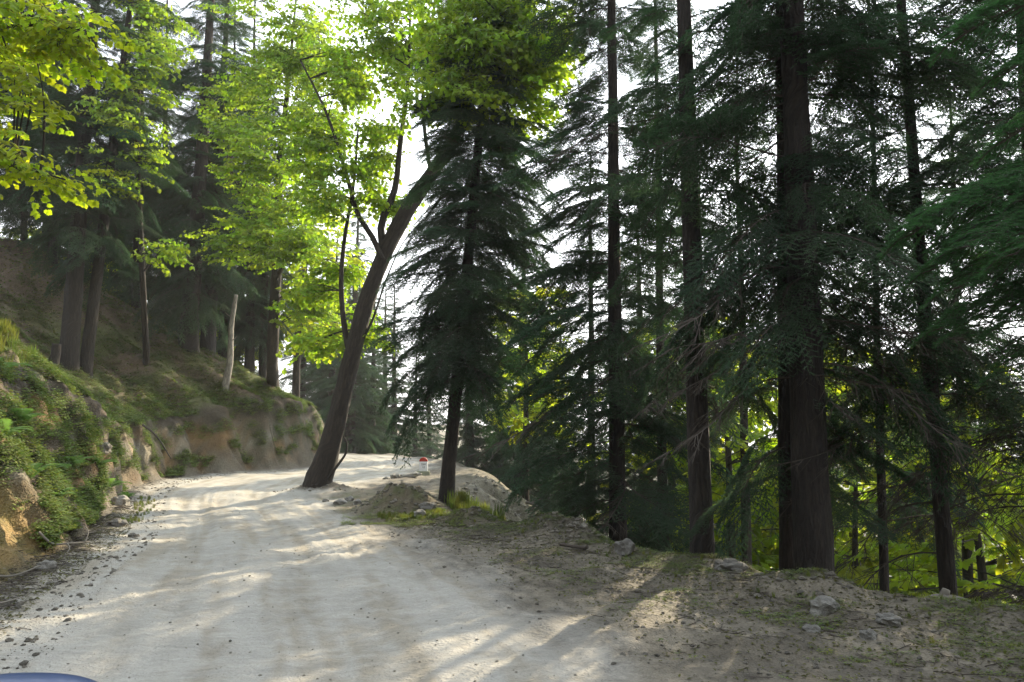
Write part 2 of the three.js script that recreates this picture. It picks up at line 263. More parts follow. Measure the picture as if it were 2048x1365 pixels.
// one fir bough about 2.4 m long, growing along +x: limb, side branchlets, twigs and needles
function makeBough(seed, { L = 2.4, sec = 30, tw = 0.055, need = 15, nl = 0.034, nw = 0.008, droop = 0.3, hang = 0.5 } = {}) {
  const r = rngOf(seed), N = new Soup(), W = new Soup();
  const main = (t) => V(L * t * (1 - 0.08 * t), L * (0.05 * Math.sin(t * 3) - droop * t * t + 0.12 * droop * t * t * t * t), L * 0.05 * Math.sin(t * 4 + seed));
  for (let i = 0; i < 8; i++) W.twig(main(i / 8), main((i + 1) / 8), 0.022 * (1 - i / 9));
  const needles = (a, b, n) => {
    const d = b.clone().sub(a), len = d.length(); d.normalize();
    const up = V(0, 1, 0), side = d.clone().cross(up).normalize(), top = side.clone().cross(d).normalize();
    for (let i = 0; i < n; i++) {
      const t = (i + r()) / n, q = a.clone().addScaledVector(d, t * len), an = (r() - 0.5) * 3.6 + (r() < 0.5 ? Math.PI : 0);
      const o = side.clone().multiplyScalar(Math.cos(an)).addScaledVector(top, Math.sin(an) * 0.6 + 0.15);
      const dir = o.multiplyScalar(0.8).addScaledVector(d, 0.75).normalize(), l = nl * (0.7 + 0.5 * r()), wv = dir.clone().cross(V(gauss(r), 1, gauss(r))).normalize().multiplyScalar(nw * 0.5);
      N.tri(q.clone().add(wv), q.clone().sub(wv), q.addScaledVector(dir, l));
    }
  };
  for (let i = 0; i < sec; i++) {
    const t = 0.1 + 0.9 * Math.pow((i + 0.6 * r()) / sec, 0.9), sgn = i % 2 ? 1 : -1, p0 = main(t);
    const l = L * (0.36 * smooth(0, 0.3, t) * (1 - 0.78 * t) + 0.05) * (0.75 + 0.5 * r()), ang = 0.95 - 0.35 * t + 0.25 * gauss(r);
    const dir = V(Math.cos(ang), 0.05 + 0.2 * gauss(r), sgn * Math.sin(ang)).normalize();
    const at2 = (q) => p0.clone().addScaledVector(dir, l * q).add(V(0, -hang * l * q * q, 0));
    const m = Math.max(3, Math.round(l / tw));
    W.twig(at2(0), at2(0.5), 0.007); W.twig(at2(0.5), at2(1), 0.0045);
    for (let k = 0; k < 3; k++) needles(at2(0.25 + k * 0.25), at2(0.5 + k * 0.25), Math.round(need * 0.8));
    for (let k = 0; k < m; k++) {
      const q = 0.15 + 0.85 * (k + r() * 0.5) / m, a = at2(q), s2 = k % 2 ? 1 : -1, tl = (0.09 + 0.13 * r()) * (1.15 - 0.5 * q) * L / 2.4;
      const td = dir.clone().applyAxisAngle(V(0, 1, 0), s2 * (0.75 + 0.3 * r())); td.y += -0.25 - 0.6 * hang * r(); td.normalize();
      const b = a.clone().addScaledVector(td, tl); W.twig(a, b, 0.0028); needles(a, b, need);
    }
  }
  return { needles: N.geo(), wood: W.geo() };
}
function bareBough(seed, L = 2.2) {           // a dead limb with fine hanging twigs
  const r = rngOf(seed), W = new Soup(), main = (t) => V(L * t, L * (-0.28 * t * t + 0.03 * Math.sin(7 * t)), L * 0.07 * Math.sin(t * 5 + seed));
  for (let i = 0; i < 9; i++) W.twig(main(i / 9), main((i + 1) / 9), 0.02 * (1 - i / 10));
  for (let i = 0; i < 26; i++) {
    const t = 0.15 + 0.85 * r(), a = main(t), s = i % 2 ? 1 : -1, l = L * (0.1 + 0.24 * r()) * (1.1 - 0.6 * t), d = V(0.6 + 0.3 * r(), -0.35 - 0.5 * r(), s * (0.5 + 0.5 * r())).normalize(), b = a.clone().addScaledVector(d, l);
    W.twig(a, b, 0.006);
    for (let k = 0; k < 6; k++) { const q = a.clone().lerp(b, 0.2 + 0.8 * r()), e = d.clone().applyAxisAngle(V(0, 1, 0), (r() - 0.5) * 2.2); e.y -= 0.5 * r(); W.twig(q, q.clone().addScaledVector(e.normalize(), l * (0.2 + 0.4 * r())), 0.0032); }
  }
  return W.geo();
}
// a lobed maple leaf of unit length, growing along +x and lying in xz
const LOBES = [[0, 0.0], [0.02, 0.2], [-0.08, 0.36], [0.16, 0.34], [0.22, 0.56], [0.40, 0.42], [0.58, 0.5], [0.62, 0.28], [0.78, 0.2], [1, 0]];
function leafInto(S, o, dir, nor, size, fold) {
  const x = dir.clone().normalize(), z = x.clone().cross(nor).normalize(), y = z.clone().cross(x);
  const P = (u, v) => o.clone().addScaledVector(x, u * size).addScaledVector(z, v * size).addScaledVector(y, (-fold * Math.abs(v) - 0.25 * u * u) * size);
  for (const s of [1, -1]) for (let i = 0; i < LOBES.length - 1; i++) { const c = P(0.3, 0), a = P(LOBES[i][0], s * LOBES[i][1]), b = P(LOBES[i + 1][0], s * LOBES[i + 1][1]); s > 0 ? S.tri(c, b, a) : S.tri(c, a, b); }
}
function leafCluster(seed, n = 16, size = 0.11, len = 0.6) {
  const r = rngOf(seed), S = new Soup(), W = new Soup(), main = (t) => V(len * t, 0.1 * len * Math.sin(t * 2.5) - 0.12 * len * t * t, len * 0.08 * Math.sin(t * 5 + seed));
  for (let i = 0; i < 4; i++) W.twig(main(i / 4), main((i + 1) / 4), 0.005);
  for (let i = 0; i < n; i++) {
    const t = 0.2 + 0.8 * (i + r()) / n, a = main(t), sgn = i % 2 ? 1 : -1, an = sgn * (0.5 + 0.9 * r()), d = V(Math.cos(an), 0.15 - 0.5 * r(), Math.sin(an)).normalize(), b = a.clone().addScaledVector(d, 0.05 + 0.09 * r());
    const ld = d.clone(); ld.y -= 0.15 + 0.85 * r() * r(); ld.normalize();
    const nn = V(0.8 * gauss(r), 1, 0.8 * gauss(r)).normalize();
    leafInto(S, b, ld, nn, size * (0.5 + 0.75 * r()), 0.1 + 0.3 * r());
  }
  return { leaves: S.geo(), wood: W.geo() };
}
const BOUGHS = [1, 2, 3, 4, 5].map((s) => makeBough(s * 31, { sec: 34, tw: 0.045, need: 22, nl: 0.042, nw: 0.013, droop: 0.2 + 0.05 * s, hang: 0.35 + 0.12 * s }));
const FAR_BOUGHS = [1, 2, 3].map((s) => makeBough(s * 57, { sec: 28, tw: 0.07, need: 14, nl: 0.065, nw: 0.03, droop: 0.25 }));
const FINE_BOUGHS = [1, 2].map((s) => makeBough(s * 83, { L: 1.5, sec: 30, tw: 0.035, need: 56, nl: 0.028, nw: 0.0042, droop: 0.35, hang: 0.6 }));
const BARE = [1, 2].map((s) => bareBough(s * 19));
const CLUSTERS = [1, 2, 3].map((s) => leafCluster(s * 13));
const BIG_CLUSTERS = [1, 2].map((s) => leafCluster(s * 17, 20, 0.17, 0.9));

function instances(name, geo, mat, list, parent, kind = 'stuff', tints) {
  const m = new THREE.InstancedMesh(geo, mat, list.length); m.name = name; list.forEach((q, i) => m.setMatrixAt(i, q));
  if (tints) list.forEach((q, i) => m.setColorAt(i, tints[i]));
  m.userData.kind = kind; parent.add(m); return m;
}
const mtx = (p, yaw, pitch, roll, s) => new THREE.Matrix4().compose(p, new THREE.Quaternion().setFromEuler(new THREE.Euler(roll, yaw, pitch, 'YZX')), typeof s === 'number' ? V(s, s, s) : s);

// ---------------------------------------------------------------- conifers
// base: world point; path: further points of the trunk relative to it (world), r: radius at breast height
function conifer({ name = 'fir_tree', label, group, base, top, bend = 0, r, H, from = 1.5, len = 2.6, per = 5.5, seed, clear = 0.45, far = false, bough = 0, bare = 0, bareTo = 5, tint = 1, shape = 1, lowShort = 0.75, mat = M.barkFir, droopLow = -0.3, thick = 3.4, gaps = 0.06 }) {
  const rr = rngOf(seed * 101 + 7), t = thing(name, label, 'tree', base, group);
  const lean = top.clone().sub(base), pts = [V(0, -0.5, 0)], b = V(bend * lean.z, 0, -bend * lean.x).multiplyScalar(0.1);
  for (let i = 0; i <= 6; i++) { const q = i / 6, p = lean.clone().multiplyScalar(q); p.addScaledVector(b, Math.sin(q * 3)); p.x += 0.05 * gauss(rr) * q; p.z += 0.05 * gauss(rr) * q; pts.push(p); }
  const curve = new THREE.CatmullRomCurve3(pts.slice(1), false, 'centripetal');
  part('trunk', tube(pts, (q) => r * (1 - 0.93 * q) * (1 + 0.45 * Math.exp(-q * H / 0.5)) + 0.012, far ? 14 : 40, far ? 8 : 16, far ? 0.05 : 0.07, seed), mat, t);
  const list = [], bl = [], tints = [], tC = Math.atan2(-base.z, -base.x), n = Math.round((H - from) * per * thick);   // tC: bearing from the trunk to where the road is
  for (let i = 0; i < n; i++) {
    const h = from + (H - from) * (i + rr()) / n, q = h / H, az = i * 2.4 + rr() * 1.2, p = curve.getPointAt(clamp(q, 0, 1));
    let off = Math.abs(((az - tC + 3 * Math.PI) % (2 * Math.PI) + 2 * Math.PI) % (2 * Math.PI) - Math.PI);
    if (off < 0.75 && rr() < clear) continue;
    if (n3(h * 0.45 + seed * 3.7, Math.cos(az) * 0.9, Math.sin(az) * 0.9) < -0.42 + gaps * 2) continue;
    const f = (h - from) / (H - from), prof = (lowShort + (1 - lowShort) * smooth(0, 0.25, f)) * Math.pow(1 - f, 0.75 * shape) + 0.1;
    const l = 0.86 * len * prof * (0.35 + 0.85 * Math.pow(rr(), 0.8)), sc = l / 2.4, pitch = lerp(droopLow, 0.3, Math.pow(f, 0.8)) + 0.27 * gauss(rr);
    const s = V(sc, sc * (0.6 + 1.3 * rr() * rr()), sc * (0.9 + 0.4 * rr()) * (rr() < 0.5 ? -1 : 1));
    list.push(mtx(p, -az, pitch, 0.4 * gauss(rr), s));
    const k = tint * (0.75 + 0.5 * rr()); tints.push(new THREE.Color().setRGB(k * (0.9 + 0.3 * rr()), k, k * (0.85 + 0.3 * rr())));
  }
  for (let i = 0; i < bare; i++) { const h = 2.2 + Math.max(1.5, bareTo - 2.2) * rr(), p = curve.getPointAt(h / H), sc = (0.4 + 0.7 * rr()) * len / 2.4; bl.push(mtx(p, rr() * 6.28, -0.1 + 0.3 * gauss(rr), gauss(rr), V(sc, sc, sc * (rr() < 0.5 ? -1 : 1)))); }
  const B = far ? FAR_BOUGHS[bough % FAR_BOUGHS.length] : BOUGHS[bough % BOUGHS.length];
  const crown = instances('crown', B.needles, M.needle, list, t, 'stuff', tints);
  instances('branch', B.wood, M.wood, list, crown);
  if (bl.length) instances('dead_branch', BARE[seed % 2], M.wood, bl, t);
  return t;
}
function firAt(px, d, topPx, widthPx, opts) {     // topPx: where the trunk crosses the photograph's upper edge
  const base = gAt(px, d); base.y -= 0.05;
  const H = opts.H ?? 18, e = at(topPx, 0, d), k = (H) / (e.y - base.y), top = base.clone().lerp(e, k);
  return conifer({ ...opts, base, top, H, r: widthPx * d / FOCAL / 2 * 0.78 });
}

// ---------------------------------------------------------------- broadleaf trees
function broadleaf({ name = 'maple_tree', label, group, trunk, radii, limbs = [], blobs, seed, per = 14, size = 1, spread = 0.3, cluster = CLUSTERS, mat = M.barkMaple, leaf = M.leaf, tint = [1, 1, 1], pick = 0, detail = 40, droop = 0.12 }) {
  const rr = rngOf(seed * 71 + 3), base = trunk[0].clone(), t = thing(name, label, 'tree', base, group), rel = (p) => p.clone().sub(base);
  const ra = line(radii.map((v, i) => [i / (radii.length - 1), v]));
  const tp = trunk.map(rel); tp.unshift(tp[0].clone().add(V(0, -0.5, 0)));
  part('trunk', tube(tp, (q) => ra(q), detail, 18, 0.09, seed), mat, t);
  const nodes = [], curve = new THREE.CatmullRomCurve3(tp, false, 'centripetal');
  for (let i = 6; i <= 20; i++) nodes.push(curve.getPointAt(i / 20));
  for (const [pts, r0, r1] of limbs) {
    const lp = pts.map(rel); part('limb', tube(lp, (q) => lerp(r0, r1, q), 18, 9, 0.06, seed + 2), mat, t);
    const lc = new THREE.CatmullRomCurve3(lp, false, 'centripetal'); for (let i = 2; i <= 10; i++) nodes.push(lc.getPointAt(i / 10));
  }
  const list = [], tints = [], wood = [];
  for (const [c, rad, n] of blobs) for (let i = 0; i < n; i++) {
    const u = V(gauss(rr), gauss(rr), gauss(rr)).normalize().multiplyScalar(Math.pow(0.15 + 0.85 * rr(), 0.4)), p = rel(c).add(V(u.x * rad[0], u.y * rad[1], u.z * rad[2]));
    let best = nodes[0], bd = 1e9; for (const q of nodes) { const dd = q.distanceTo(p) + (q.y > p.y ? 1.2 * (q.y - p.y) : 0); if (dd < bd) { bd = dd; best = q; } }
    const mid = best.clone().lerp(p, 0.5).add(V(0.15 * gauss(rr) * bd, 0.12 * bd, 0.15 * gauss(rr) * bd));
    const bez = new THREE.QuadraticBezierCurve3(best, mid, p), r0 = 0.006 + 0.006 * bd;
    wood.push(tube([best, bez.getPointAt(0.25), bez.getPointAt(0.5), bez.getPointAt(0.75), p], (q) => r0 * (1 - 0.75 * q) + 0.003, 8, 5));
    const dir = bez.getTangentAt(1), yaw0 = Math.atan2(-dir.z, dir.x);
    for (let k = 0; k < per; k++) {
      const q = bez.getPointAt(clamp(0.35 + 0.7 * rr(), 0, 1)).add(V(spread * gauss(rr), spread * 0.75 * gauss(rr), spread * gauss(rr)));
      list.push(mtx(q, yaw0 + 1.6 * gauss(rr), 0.4 * gauss(rr) - droop, 0.55 * gauss(rr), size * (0.75 + 0.5 * rr())));
      const b = 0.6 + 0.65 * rr(); tints.push(new THREE.Color().setRGB(b * tint[0] * (0.85 + 0.35 * rr()), b * tint[1], b * tint[2] * (0.8 + 0.5 * rr())));
    }
  }
  const C = cluster[pick % cluster.length], crown = instances('crown', C.leaves, leaf, list, t, 'stuff', tints);
  instances('twig', C.wood, M.wood, list, crown);
  part('branch', mergeGeometries(wood), mat, crown, 'stuff');
  return t;
}
const pxBlob = (px, py, d, rx, ry, n, rd) => { const k = d / FOCAL; return [at(px, py, d), [rx * k, ry * k, (rd ?? rx) * k], n]; };
const pxLine = (list, d) => list.map((p) => at(p[0], p[1], p[2] ?? d));

// the leaning maple at the inside of the bend
{
  const d = 19.2, g = gAt(640, d);
  const trunk = [g, ...pxLine([[650, 925], [672, 845], [700, 730], [728, 620], [766, 515], [812, 425], [863, 348], [903, 285, 18.6], [935, 210, 17.6], [950, 110, 16.6], [962, 0, 15.8], [970, -120, 15]], d)];
  broadleaf({
    name: 'maple_tree', label: 'thick dark maple leaning right over the road bend, its trunk bare near the ground', trunk, radii: [0.42, 0.29, 0.24, 0.225, 0.215, 0.21, 0.2, 0.21, 0.18, 0.15, 0.11, 0.08, 0.05, 0.03], seed: 3, detail: 70,
    limbs: [
      [pxLine([[702, 725], [688, 650], [682, 560], [690, 470], [706, 380], [716, 260]], d), 0.085, 0.025],
      [pxLine([[768, 512], [762, 450], [788, 385], [801, 280], [815, 170], [820, 40]], d), 0.11, 0.03],
      [pxLine([[765, 520], [742, 470], [716, 430], [690, 340], [650, 220], [600, 120]], d - 0.2), 0.08, 0.02],
      [pxLine([[862, 350], [850, 270], [845, 190], [860, 90], [870, -20]], d), 0.06, 0.02],
      [pxLine([[905, 283, 18.5], [980, 200, 17], [1040, 120, 16], [1095, 10, 15.5]], d), 0.08, 0.02],
      [pxLine([[712, 705], [745, 640], [772, 560], [810, 480], [850, 440]], d), 0.035, 0.012],
      [pxLine([[655, 958], [676, 930], [692, 905], [693, 885], [686, 872]], d - 0.25), 0.04, 0.018],
    ],
    blobs: [pxBlob(830, 110, d, 120, 100, 20, 150), pxBlob(950, 70, d - 4, 130, 100, 26, 130), pxBlob(1065, 70, d - 4, 70, 110, 15), pxBlob(890, 190, d - 4, 100, 60, 12), pxBlob(730, 90, d, 110, 100, 18, 150), pxBlob(700, 250, d, 95, 110, 16, 130), pxBlob(640, 380, d - 0.5, 95, 90, 14, 130), pxBlob(655, 570, d + 0.8, 75, 60, 7, 50), pxBlob(650, 690, d + 0.6, 50, 45, 4, 40), pxBlob(750, 640, d + 0.7, 35, 60, 3, 40), pxBlob(780, 380, d, 50, 70, 4), pxBlob(1050, 240, d - 3.5, 50, 80, 7)],
    per: 19, spread: 0.34, size: 0.9,
  });
}
// maple on the bank, behind and left of it
{
  const d = 26, g = gAt(543, 30.5), trunk = [g, ...pxLine([[545, 700], [550, 600], [556, 480], [560, 330], [575, 180], [590, 20], [600, -100]], d)];
  broadleaf({
    label: 'bright green maple with a slim trunk on the bank left of the leaning tree', trunk, radii: [0.26, 0.22, 0.2, 0.18, 0.15, 0.12, 0.08, 0.04, 0.03], seed: 9, pick: 1,
    limbs: [[pxLine([[552, 560], [600, 470], [640, 380], [670, 300]], d - 1), 0.06, 0.02], [pxLine([[552, 540], [510, 450], [480, 390], [460, 330]], d - 1), 0.06, 0.02], [pxLine([[560, 340], [620, 220], [650, 100]], d - 1), 0.06, 0.02]],
    blobs: [pxBlob(610, 190, d - 2, 110, 140, 26, 150), pxBlob(520, 330, d - 2, 85, 110, 20, 130), pxBlob(570, 480, d - 2.5, 100, 80, 18, 130), pxBlob(490, 480, d - 2, 60, 60, 8, 90), pxBlob(560, 60, d - 1, 130, 90, 22, 150), pxBlob(480, 180, d - 1, 60, 100, 12, 100), pxBlob(640, 600, d - 1, 60, 50, 8, 80)],
    per: 20, spread: 0.42, size: 1.0,
  });
}
// overhanging maple whose trunk stands left of the frame
{
  const d = 8.6, g = gAt(-420, 9.5), top = at(-330, -350, 9);
  broadleaf({
    label: 'sunlit yellow-green maple branches hanging into the upper left corner', trunk: [g, g.clone().lerp(top, 0.35), g.clone().lerp(top, 0.7), top], radii: [0.24, 0.2, 0.17, 0.1, 0.05], seed: 14, pick: 2,
    limbs: [[pxLine([[-370, 60, 9], [-200, 40, 8.8], [-60, 60, 8.7], [60, 50, 8.6], [170, 60, 8.5]], d), 0.05, 0.012], [pxLine([[-385, 320, 9.2], [-200, 300, 9], [-60, 320, 8.8], [60, 340, 8.7], [130, 360, 8.6]], d), 0.04, 0.01], [pxLine([[-360, 10, 9], [-180, -60, 9], [0, -60, 8.8], [160, -40, 8.6]], d), 0.05, 0.012]],
    blobs: [pxBlob(10, 30, d, 120, 55, 12, 120), pxBlob(125, 70, d, 70, 45, 9, 90), pxBlob(-10, 130, d + 0.2, 70, 45, 7, 90), pxBlob(75, 160, d, 50, 35, 5, 80), pxBlob(0, 315, d, 70, 28, 6, 80), pxBlob(80, 345, d, 35, 18, 3, 60), pxBlob(-100, 60, d, 120, 120, 12, 120), pxBlob(-130, 330, d, 80, 50, 6)],
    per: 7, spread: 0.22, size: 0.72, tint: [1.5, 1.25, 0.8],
  });
}
// thin maple in front of the hillside firs
{
  const d = 24, g = gAt(285, 26.5), trunk = [g, ...pxLine([[285, 560], [280, 450], [275, 300], [280, 120], [285, -40]], d)];
  broadleaf({ label: 'thin maple with scattered leaves between the hillside firs at left', trunk, radii: [0.12, 0.1, 0.09, 0.08, 0.06, 0.03, 0.02], seed: 21, blobs: [pxBlob(280, 180, d - 1, 90, 110, 16, 110), pxBlob(320, 60, d, 80, 60, 9), pxBlob(260, 330, d - 1, 60, 60, 6), pxBlob(360, 500, d - 1, 45, 30, 3)], per: 12, spread: 0.4, size: 1.0, mat: M.barkFir });
}

// ---------------------------------------------------------------- the firs right of the road, in order from the leaning maple
firAt(893, 16.2, 985, 34, { label: 'dark drooping fir just right of the leaning maple, its foot beside the dirt mound', H: 18, from: 2.6, len: 2.15, per: 8, thick: 5.5, gaps: -0.3, seed: 1, bough: 4, clear: 0.15, lowShort: 0.85, droopLow: -0.1, bend: -0.6, bare: 6, bareTo: 4 });
firAt(1232, 13.4, 1222, 44, { label: 'fir with spreading boughs and visible trunk, left of the bare straight trunk', H: 19, from: 1.2, len: 2.7, per: 6.5, seed: 2, bough: 0, clear: 0.6, bare: 16, bareTo: 9 });
firAt(1398, 10.3, 1366, 57, { label: 'straight fir with a bare trunk standing clear against the white sky', H: 19, from: 3.0, len: 2.0, per: 3.2, seed: 3, bough: 2, clear: 0.72, bare: 8, bareTo: 7 });
firAt(1615, 9.3, 1583, 92, { label: 'thickest dark fir trunk at right, sun shining from behind it', H: 20, from: 3.0, len: 2.7, per: 5, seed: 4, bough: 3, clear: 0.3, bare: 12, bareTo: 6 });
firAt(1560, 9.9, 1560, 34, { label: 'slim dark fir hard against the left side of the thickest trunk', H: 16, from: 1.8, len: 2.0, per: 4, seed: 5, bough: 1, clear: 0.6, bare: 6 });
firAt(1880, 9.8, 1800, 40, { label: 'leaning dark fir above the grey stump at the right', H: 17, from: 4.6, len: 2.4, per: 4.6, seed: 6, bough: 4, clear: 0.6, bare: 26, bareTo: 6 });
firAt(2075, 9.5, 2040, 44, { label: 'fir at the right frame edge with long hanging bare twigs', H: 17, from: 4.8, len: 2.7, per: 3.6, seed: 7, bough: 2, clear: 0.2, bare: 60, bareTo: 5.5 });
firAt(1740, 13.5, 1735, 26, { label: 'slender fir seen between the thickest trunk and the leaning fir', H: 17, from: 5.5, len: 2.2, per: 4.5, thick: 2.4, seed: 8, bough: 0, bare: 10 });
firAt(1320, 18, 1310, 30, { label: 'fir standing farther back between two nearer fir trunks', H: 19, from: 2, len: 2.4, per: 5, thick: 2.4, seed: 9, bough: 3 });
firAt(1480, 17, 1470, 30, { label: 'fir farther back right of the bare straight trunk', H: 16, from: 7.5, len: 2.0, per: 4, thick: 2.4, seed: 10, bough: 4, bare: 8 });
firAt(1180, 27, 1180, 26, { label: 'fir down the slope behind the spreading fir, left of its trunk', H: 15, from: 1, len: 2.2, per: 5.5, thick: 2.4, seed: 11, bough: 2 });
firAt(1900, 18, 1890, 32, { label: 'fir farther back behind the leaning dark fir', H: 20, from: 9, len: 2.6, per: 5, thick: 2.4, seed: 12, bough: 1 });

// near boughs that reach in from a fir right of the frame
{
  const base = gAt(2380, 5.3), t = thing('fir_tree', 'near fir boughs with visible needles reaching in at the right edge', 'tree', base), rr = rngOf(555);
  part('trunk', tube([V(0, -0.5, 0), V(0, 1, 0), V(0.03, 4, 0), V(0, 8, 0.05), V(0, 12, 0)], (q) => 0.2 * (1 - 0.9 * q) + 0.01, 30, 14, 0.07, 8), M.barkFir, t);
  const list = [], tints = [], top = [];
  const boughTo = (px, py, d, s, roll) => { const tip = at(px, py, d).sub(base), root = V(0, tip.y + 0.35 * s, 0), dir = tip.clone().sub(root), yaw = Math.atan2(-dir.z, dir.x), l = dir.length(); const k = Math.max(1, Math.min(s, l / 1.5)); list.push(mtx(tip.clone().sub(V(dir.x, 0, dir.z).normalize().multiplyScalar(1.36 * k)).add(V(0, 0.32 * k, 0)), yaw, 0.03, roll, k)); tints.push(new THREE.Color().setRGB(1.2, 1.45, 1)); top.push([root, list[list.length - 1]]); };
  for (const [px, py, d, s, roll] of [[1800, 470, 5.2, 1.0, 0.3], [1860, 420, 5, 1.0, -0.2], [1900, 560, 4.9, 1.0, 0.1], [1935, 380, 5.3, 1.0, 0], [1960, 640, 5, 1, -0.2], [1990, 500, 4.6, 1, 0.2], [1980, 300, 5.4, 1, 0.4], [1900, 90, 5.4, 1, 0.3], [1960, 20, 5.2, 1, -0.3], [2000, 140, 5.2, 1, 0.1], [2020, 720, 5, 1, 0], [1850, 530, 5.1, 1, 0.2], [1940, 470, 4.7, 1, -0.1], [2010, 400, 4.9, 1, 0.3], [2030, 620, 4.8, 1, 0], [1880, 640, 5.3, 0.9, 0.1]]) boughTo(px, py, d, s, roll);
  const crown = instances('crown', FINE_BOUGHS[0].needles, M.needle, list, t, 'stuff', tints); instances('branch', FINE_BOUGHS[0].wood, M.wood, list, crown);
  const limbs = top.map(([root, m]) => { const e = V(0, 0, 0).applyMatrix4(m); return tube([root, root.clone().lerp(e, 0.5).add(V(0, 0.06, 0)), e], (q) => 0.035 - 0.012 * q, 8, 7); });
  limbs.forEach((g) => part('limb', g, M.barkFir, t));
}

// ---------------------------------------------------------------- firs on the hillside at left
const LEFT = [
  [128, 23.5, 190, 46, { label: 'thick fir on the hill crest beside the short stump', H: 20, from: 4.5, len: 3.0, per: 4.5, seed: 31, bough: 0, clear: 0.4 }],
  [163, 24, 262, 30, { label: 'fir leaning right on the hill crest, right of the thickest one', H: 20, from: 3.5, len: 2.8, per: 4.5, seed: 32, bough: 1 }],
  [82, 28, 110, 19, { label: 'slim fir on the hill crest left of the short stump', H: 18, from: 3, len: 2.6, per: 4.5, seed: 33, bough: 2 }],
  [22, 29, 40, 15, { label: 'fir at the left frame edge on the hill crest', H: 17, from: 2, len: 2.6, per: 5, seed: 34, bough: 3 }],
  [368, 28.5, 424, 46, { label: 'tall dark fir in the middle of the hillside', H: 21, from: 1.5, len: 2.9, per: 6, seed: 35, bough: 4, clear: 0.4 }],
  [408, 30, 455, 36, { label: 'fir just right of the tall dark hillside fir', H: 19, from: 2.5, len: 2.6, per: 5, seed: 36, bough: 0 }],
  [262, 31, 285, 28, { label: 'fir on the crest left of the tall dark hillside fir', H: 19, from: 0.8, len: 3.0, per: 6, seed: 37, bough: 2 }],
  [318, 33, 335, 26, { label: 'low-branched fir behind the crest, left of the tall dark fir', H: 18, from: 0.6, len: 3.0, per: 6, seed: 38, bough: 3 }],
  [495, 32.5, 510, 26, { label: 'fir right of the pale dead trunk', H: 19, from: 2.2, len: 2.6, per: 5, seed: 39, bough: 1 }],
  [522, 33, 540, 22, { label: 'slim fir near the end of the bank, left of the slim maple', H: 17, from: 2.2, len: 2.4, per: 5, seed: 40, bough: 4 }],
  [440, 33, 470, 26, { label: 'fir behind the pale dead trunk', H: 18, from: 2.5, len: 2.8, per: 5, seed: 41, bough: 0 }],
  [-60, 26, -40, 30, { label: 'fir whose boughs enter at the left frame edge', H: 19, from: 3, len: 3.2, per: 5, seed: 42, bough: 2 }],
];
for (const [px, d, top, w, o] of LEFT) firAt(px, d, top, w, { ...o, mat: M.barkFir });

// pale dead trunk on the bank
{
  const g = gAt(447, 27.8), top = at(472, 590, 27.8), t = thing('dead_tree', 'pale slender dead trunk standing on the bank', 'dead tree', g), e = top.clone().sub(g);
  part('trunk', tube([V(0, -0.3, 0), V(0, 0, 0), e.clone().multiplyScalar(0.3).add(V(0.05, 0, 0)), e.clone().multiplyScalar(0.65).add(V(-0.04, 0, 0)), e], (q) => 0.15 * (1 - 0.55 * q), 26, 10, 0.1, 4), M.barkGrey, t);
  for (const [q, a] of [[0.5, 0.4], [0.75, 2.8], [0.9, 1]]) { const p = e.clone().multiplyScalar(q); part('snag', tube([p, p.clone().add(V(Math.cos(a) * 0.16, 0.08, Math.sin(a) * 0.16)), p.clone().add(V(Math.cos(a) * 0.3, 0.2, Math.sin(a) * 0.3))], (s) => 0.022 * (1 - s) + 0.006, 5, 6), M.barkGrey, t); }
}

